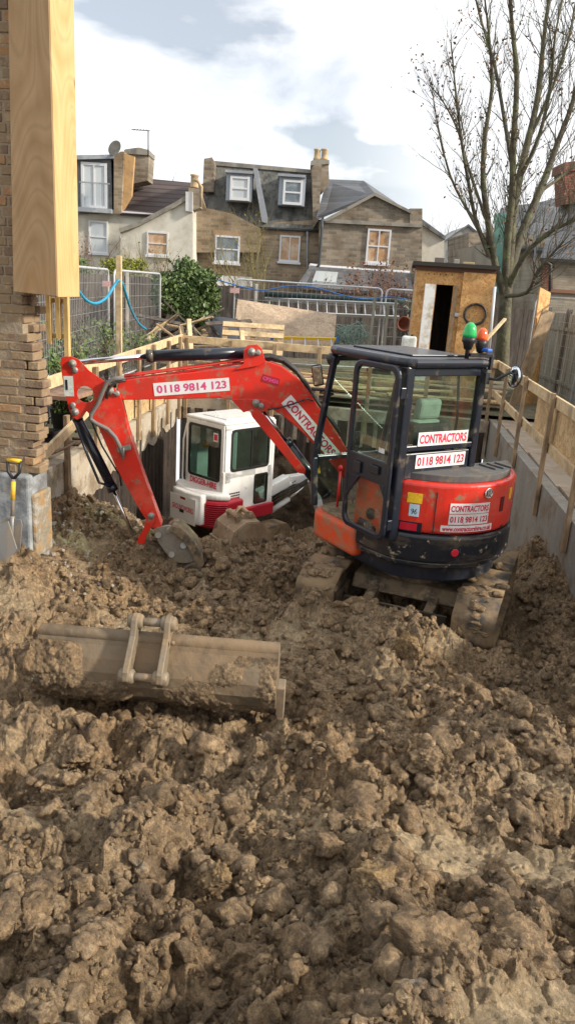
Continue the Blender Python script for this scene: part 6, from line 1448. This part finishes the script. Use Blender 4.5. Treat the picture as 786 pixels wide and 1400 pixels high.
def grow(b,p,d,L_,r,depth,tips,spread=.5,up=.25,nseg=5,kids=(2,4),shrink=.62,taper=.55):
    pts=[p];rs=[r];dd=d.normalized()
    for k in range(nseg):
        dd=(dd+Vector((random.gauss(0,.14),random.gauss(0,.14),random.gauss(0,.10)+up*.16))).normalized();pts.append(pts[-1]+dd*(L_/nseg));rs.append(r*(1-(1-taper)*(k+1)/nseg))
    b.tube(pts,rs,max(3,6 if r>.03 else (4 if r>.012 else 3)),False)
    if depth<=0: tips.extend(pts[2:]);return
    for k in range(random.randint(*kids)):
        i_=random.randint(1,nseg);a=random.uniform(0,2*PI);o=dd.orthogonal().normalized();o2=dd.cross(o)
        nd=(dd+(o*math.cos(a)+o2*math.sin(a))*spread*random.uniform(.6,1.2)+Vector((0,0,up))).normalized()
        grow(b,pts[i_],nd,L_*random.uniform(shrink*.8,shrink*1.2),rs[i_]*random.uniform(.45,.62),depth-1,tips,spread,up,nseg,kids,shrink)
    grow(b,pts[-1],dd,L_*shrink,rs[-1],depth-1,tips,spread,up,nseg,kids,shrink)
def tree(name,lab,basep,mt_,stems,leaves=None,group=None,**kw):
    t=thing(name,lab,'tree',basep,group=group);b=MB();tips=[]
    for p,d,L_,r,dep in stems: grow(b,Vector(p),Vector(d),L_,r,dep,tips,**kw)
    b.build('branches',mt_,t)
    if leaves and tips:
        n,size,lm=leaves;sel=[tips[random.randrange(len(tips))]+Vector((random.gauss(0,.04),random.gauss(0,.04),random.uniform(-.12,.02))) for _ in range(n)];leafcloud([s[:] for s in sel],size,lm,t,'leaves')
    return t
# big bare tree: trunk and limbs follow the photographed limbs, each with its own depth
TY=18.5;tb=at(690,470,TY);tb.z=-.02
t=thing('bare_tree','tall multi-stemmed bare tree with greenish trunk and a few withered leaves behind the shed','tree',tb)
TL=Matrix.Translation(-tb);b=MB();tips=[]
limbs=[([(684,520,0),(687,470,0),(690,420,0),(693,380,0)],[.22,.19,.17,.15]),
([(692,385,0),(697,340,.1),(700,300,.2),(708,250,.4),(722,190,.7),(735,130,1),(742,60,1.2),(752,-20,1.5),(760,-90,1.7)],[.14,.125,.115,.105,.09,.075,.06,.04,.025]),
([(690,390,0),(693,330,-.2),(700,260,-.4),(701,200,-.5),(706,110,-.6),(700,40,-.7),(694,-30,-.8),(690,-100,-1)],[.11,.10,.09,.08,.065,.05,.035,.02]),
([(688,400,0),(676,360,-.3),(668,310,-.6),(660,250,-.8),(662,190,-1),(672,120,-1.1),(668,50,-1.3),(660,-20,-1.5)],[.12,.09,.08,.07,.055,.042,.03,.015]),
([(694,380,0),(712,320,.4),(738,260,.8),(760,200,1.1),(785,130,1.3),(800,40,1.6),(812,-40,1.8)],[.14,.12,.10,.08,.06,.045,.03]),
([(694,395,0),(716,350,-.5),(750,318,-.9),(785,300,-1.4),(825,270,-1.8)],[.09,.07,.055,.04,.025]),
([(686,405,0),(720,400,-.8),(735,370,-1.2),(770,330,-1.6)],[.06,.05,.04,.025]),
([(668,350,-.4),(650,300,-.7),(640,250,-1.1),(630,190,-1.4),(622,120,-1.6),(616,60,-1.8)],[.065,.052,.042,.034,.024,.012]),
([(668,340,-.5),(640,290,.2),(615,240,.6),(598,170,.9),(590,120,1.1)],[.05,.04,.03,.022,.01]),
([(664,300,-.5),(640,230,0),(626,180,.4),(606,140,.6),(588,118,.8)],[.045,.036,.028,.02,.01]),
([(702,240,-.4),(690,170,0),(676,90,.4),(655,20,.8),(642,-40,1)],[.06,.05,.04,.028,.018]),
([(712,240,.4),(735,190,.2),(752,120,0),(758,50,-.2),(775,-30,-.4)],[.06,.05,.04,.028,.018]),
([(722,190,.7),(750,130,1),(775,60,1.2),(790,-20,1.4)],[.055,.042,.03,.018]),
([(738,262,.8),(768,240,1.3),(800,210,1.6),(830,160,2)],[.05,.04,.03,.018])]
for pl_,rr in limbs:
    P_=smooth([at(x,y,TY+o_) for x,y,o_ in pl_],3);R_=list(np.interp(np.linspace(0,len(rr)-1,len(P_)),range(len(rr)),rr))
    b.tube(P_,[q*.85 for q in R_],9,False)
    if len(pl_)==4 and rr[0]>.2: continue
    for k in range(3,len(P_)):
        for q in range(3):
            d=(P_[k]-P_[k-1]).normalized();a=random.uniform(0,2*PI);o=d.orthogonal().normalized();nd=(d*.9+(o*math.cos(a)+d.cross(o)*math.sin(a))*.55+Vector((0,0,.25))).normalized()
            grow(b,P_[k],nd,random.uniform(.5,1.25)*(1.2 if P_[k].x>3.0 else (.8 if P_[k].x>2.1 else .5)),min(R_[k]*.42,.013),2,tips,.42,.22,5,(2,3),.66)
b.build('trunk_and_limbs',M_bark,t,local=TL)
sel=[];
for _ in range(1700):
    p=tips[random.randrange(len(tips))];sel.append(p-tb+Vector((random.gauss(0,.03),random.gauss(0,.03),random.uniform(-.1,0))))
leafcloud([s[:] for s in sel],.07,M_dead,t,'leaves')
# suckers at the foot
for (x,y,Y,h,lab,mt_,n) in ((350,400,24,4.6,'bare multi-stemmed shrub in front of the mansard house',M_twigy,7),(195,400,25,3.6,'pale bare sapling in front of the cream extension',M_twigy,7),(232,398,24,3.0,'smaller bare bush right of the pale sapling',M_twig,5),(410,398,24.5,2.8,'thin bare shrub left of the downpipe',M_twig,5),(112,410,21,3.8,'brown leafless shrub close to the plywood boxing',M_twigr,6)):
    p=at(x,y,Y);p.z=0
    tree('bare_shrub',lab,p,mt_,[((random.uniform(-.2,.2),random.uniform(-.2,.2),0),(random.uniform(-.45,.45),random.uniform(-.3,.3),1),h*.42,.035,3) for _ in range(n)],(120,.07,mat('olive leaves',(.22,.20,.05),.8) if mt_==M_twigy else M_dead),spread=.45,up=.3)
p=at(530,405,23);p.z=0
tree('buddleia_bush','dense reddish brown bush with dry flower heads below the gabled house',p,M_twigr,[((random.uniform(-.9,.9),random.uniform(-.4,.4),0),(random.uniform(-.5,.5),random.uniform(-.3,.3),1),1.35,.022,3) for _ in range(20)],(900,.09,M_dead),spread=.5,up=.25)
p=at(557,398,22.5);p.z=0
tree('grey_bush','pale green bush between the reddish bush and the shed',p,M_twigy,[((random.uniform(-.5,.5),0,0),(random.uniform(-.4,.4),random.uniform(-.3,.3),1),.95,.02,3) for _ in range(9)],(500,.10,mat('grey green leaves',(.22,.27,.22),.8)),spread=.5,up=.25)
for (x,y0,Y,h,n,lab) in ((222,255,60,5.2,4,'bare distant tree above the tiled roof'),(120,240,62,7.5,6,'bare distant trees above the slate dormer'),(612,330,60,8.5,8,'hazy bare tree crown beyond the gabled house'),(645,330,64,7,7,'hazy bare tree crown just left of the big tree')):
    p=at(x,y0,Y);p.z=max(p.z-h*.5,0)
    p0=p.copy();p0.z=0
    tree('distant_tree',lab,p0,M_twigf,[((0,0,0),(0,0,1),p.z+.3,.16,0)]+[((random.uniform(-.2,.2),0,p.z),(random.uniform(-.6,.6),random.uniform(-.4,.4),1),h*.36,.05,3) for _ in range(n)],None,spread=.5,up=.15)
# ivy covered stump
M_ivy=mat('ivy leaves',(.075,.125,.04),.4,n1=((.15,.21,.07),1.7,.42,.6),n2=((.035,.065,.022),4,.54,.68));M_ivt=mat('ivy stems',(.16,.11,.075),.9,n1=((.09,.06,.045),9,.45,.6),bump=.03,bscale=20)
IY=17.0;ib=at(215,480,IY);ib.z=0
t=thing('ivy_tree','leaning dead trunk crowned by a dense dark green ivy bush left of the scrap heap','tree',ib);TI2=Matrix.Translation(-ib)
b=MB()
for k in range(12):
    o_=Vector((random.uniform(-.13,.13),random.uniform(-.12,.12),0));P_=smooth([at(x+random.uniform(-4,4),y,IY)+o_ for x,y in ((206,500),(209,470),(216,440),(226,415),(242,392),(256,375))],4);b.tube(P_,[random.uniform(.045,.09)*(1-.5*j/len(P_)) for j in range(len(P_))],6)
b.build('trunk',M_ivt,t,local=TI2)
cen=[(252,395,26,.0),(232,404,24,-.2),(275,402,24,.1),(266,425,24,-.1),(285,420,16,.2),(222,388,15,0),(255,372,19,.1),(280,385,16,.0),(292,405,9,0),(268,440,15,0),(214,404,9,0)]
pts=[];k_=IY/1011
for _ in range(9000):
    x,y,r,o_=random.choices(cen,[c[2]**2 for c in cen])[0];c=at(x,y,IY+o_);d=Vector((random.gauss(0,1),random.gauss(0,1),random.gauss(0,1))).normalized()*(r*k_*(random.random()**.28)*random.uniform(.85,1.12));pts.append((c+d-ib)[:])
# stray shoots
for _ in range(40):
    x,y,r,o_=random.choice(cen);c=at(x,y,IY+o_);d=Vector((random.gauss(0,1),random.gauss(0,.8),abs(random.gauss(0,1)))).normalized()
    for j in range(9): pts.append((c+d*(r*k_*(.95+.05*j))-ib+Vector((random.gauss(0,.03),)*3))[:])
leafcloud(pts,.10,M_ivy,t,'crown')
b=MB();
for x,y,r,o_ in cen: 
    c=at(x,y,IY+o_+.1);v,f=ico(2)
# golden bush behind left fence
def bush(lab,px,py,Y,rx,rz_,n,mt_,size=.08,name='shrub'):
    c=at(px,py,Y);bz=c.copy();bz.z=0;t=thing(name,lab,'shrub',bz);pts=[]
    blobs=[(Vector((random.uniform(-.6,.6)*rx,random.uniform(-.4,.4)*rx,c.z+random.uniform(-.5,.4)*rz_)),random.uniform(.4,.7)) for _ in range(9)]
    for _ in range(n):
        q,s=random.choice(blobs);d=Vector((random.gauss(0,1),random.gauss(0,1),random.gauss(0,1))).normalized()*random.random()**.4;pts.append((q+Vector((d.x*rx*s,d.y*rx*s,d.z*rz_*s)))[:])
    leafcloud(pts,size,mt_,t,'foliage');b=MB()
    for k in range(5): b.tube([(random.uniform(-.1,.1),0,0),(random.uniform(-.3,.3)*rx,0,c.z*.6),(random.uniform(-.6,.6)*rx,0,c.z)],.02,4)
    b.build('stems',M_twig,t)
M_gold=mat('golden green leaves',(.30,.30,.04),.7,n1=((.18,.22,.04),3,.45,.6));M_weed=mat('weed leaves',(.10,.17,.05),.7,n1=((.17,.22,.08),3,.45,.6))
bush('golden green bush behind the left board fence',168,364,21,.75,.35,1500,M_gold)
bush('low evergreen shrub behind the left board fence near the boxing',110,372,20,.6,.5,900,M_weed)
for (x,y,Y,r,h_,n,lab) in ((95,478,10.5,.45,.35,500,'weedy green plant behind the left mesh fence near the wall'),(140,462,12.4,.5,.4,520,'rank weeds at the foot of the timber upright'),(72,505,9.2,.35,.3,420,'low weeds beside the yellow battens'),(190,468,14.5,.5,.35,520,'laurel like weeds right of the timber upright'),(95,545,8.8,.3,.22,300,'green plant behind the bell crank of the excavator arm')):
    bush(lab,x,y,Y,r,h_,n,M_weed,.07,'weed_clump')
# dead stalks
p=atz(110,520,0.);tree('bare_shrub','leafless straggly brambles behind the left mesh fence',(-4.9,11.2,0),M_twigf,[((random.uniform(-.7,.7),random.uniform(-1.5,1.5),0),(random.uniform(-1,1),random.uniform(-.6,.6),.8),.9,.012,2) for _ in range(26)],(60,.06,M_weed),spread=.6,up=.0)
# ground litter by the left fence
M_wd=mat('green wheelie plastic',(.02,.10,.07),.5)
p=atz(98,560,0.);o=MB();o.lathe([(.13,0),(.17,.42),(.19,.42),(.19,.46),(.15,.46)],(0,0,0),n=18);o=o.build('green_tub',M_wd);o.location=(-4.75,10.6,-.02);tag(o,'dark green plastic tub among the weeds behind the left mesh fence','tub')
# bricks and rubble by the foot of the brick wall and on the far ledge
M_chalk=mat('pale rubble',(.34,.30,.25),.9,n1=((.3,.27,.22),5,.5,.6),bump=.01,bscale=30)
Vs=[];Fs=[];off=0
for k in range(230):
    x=rng.uniform(-3.45,-2.3);y=rng.uniform(5.6,8.2)
    if rng.random()<.4: x=-3.4+abs(rng.normal(0,.35))
    v,f=clodshape(1,1500+k%7);r=rng.uniform(.008,.035);v=v@rotm(1)[0].T*r;Vs.append(v+[x,y,soil_z(x,y)+r*.3]);Fs.append(f+off);off+=len(v)
o=npmesh('rubble',np.concatenate(Vs),np.concatenate(Fs),M_chalk);tag(o,'pale broken rubble and stones mixed in the slope under the left wall','rubble',kind='stuff')
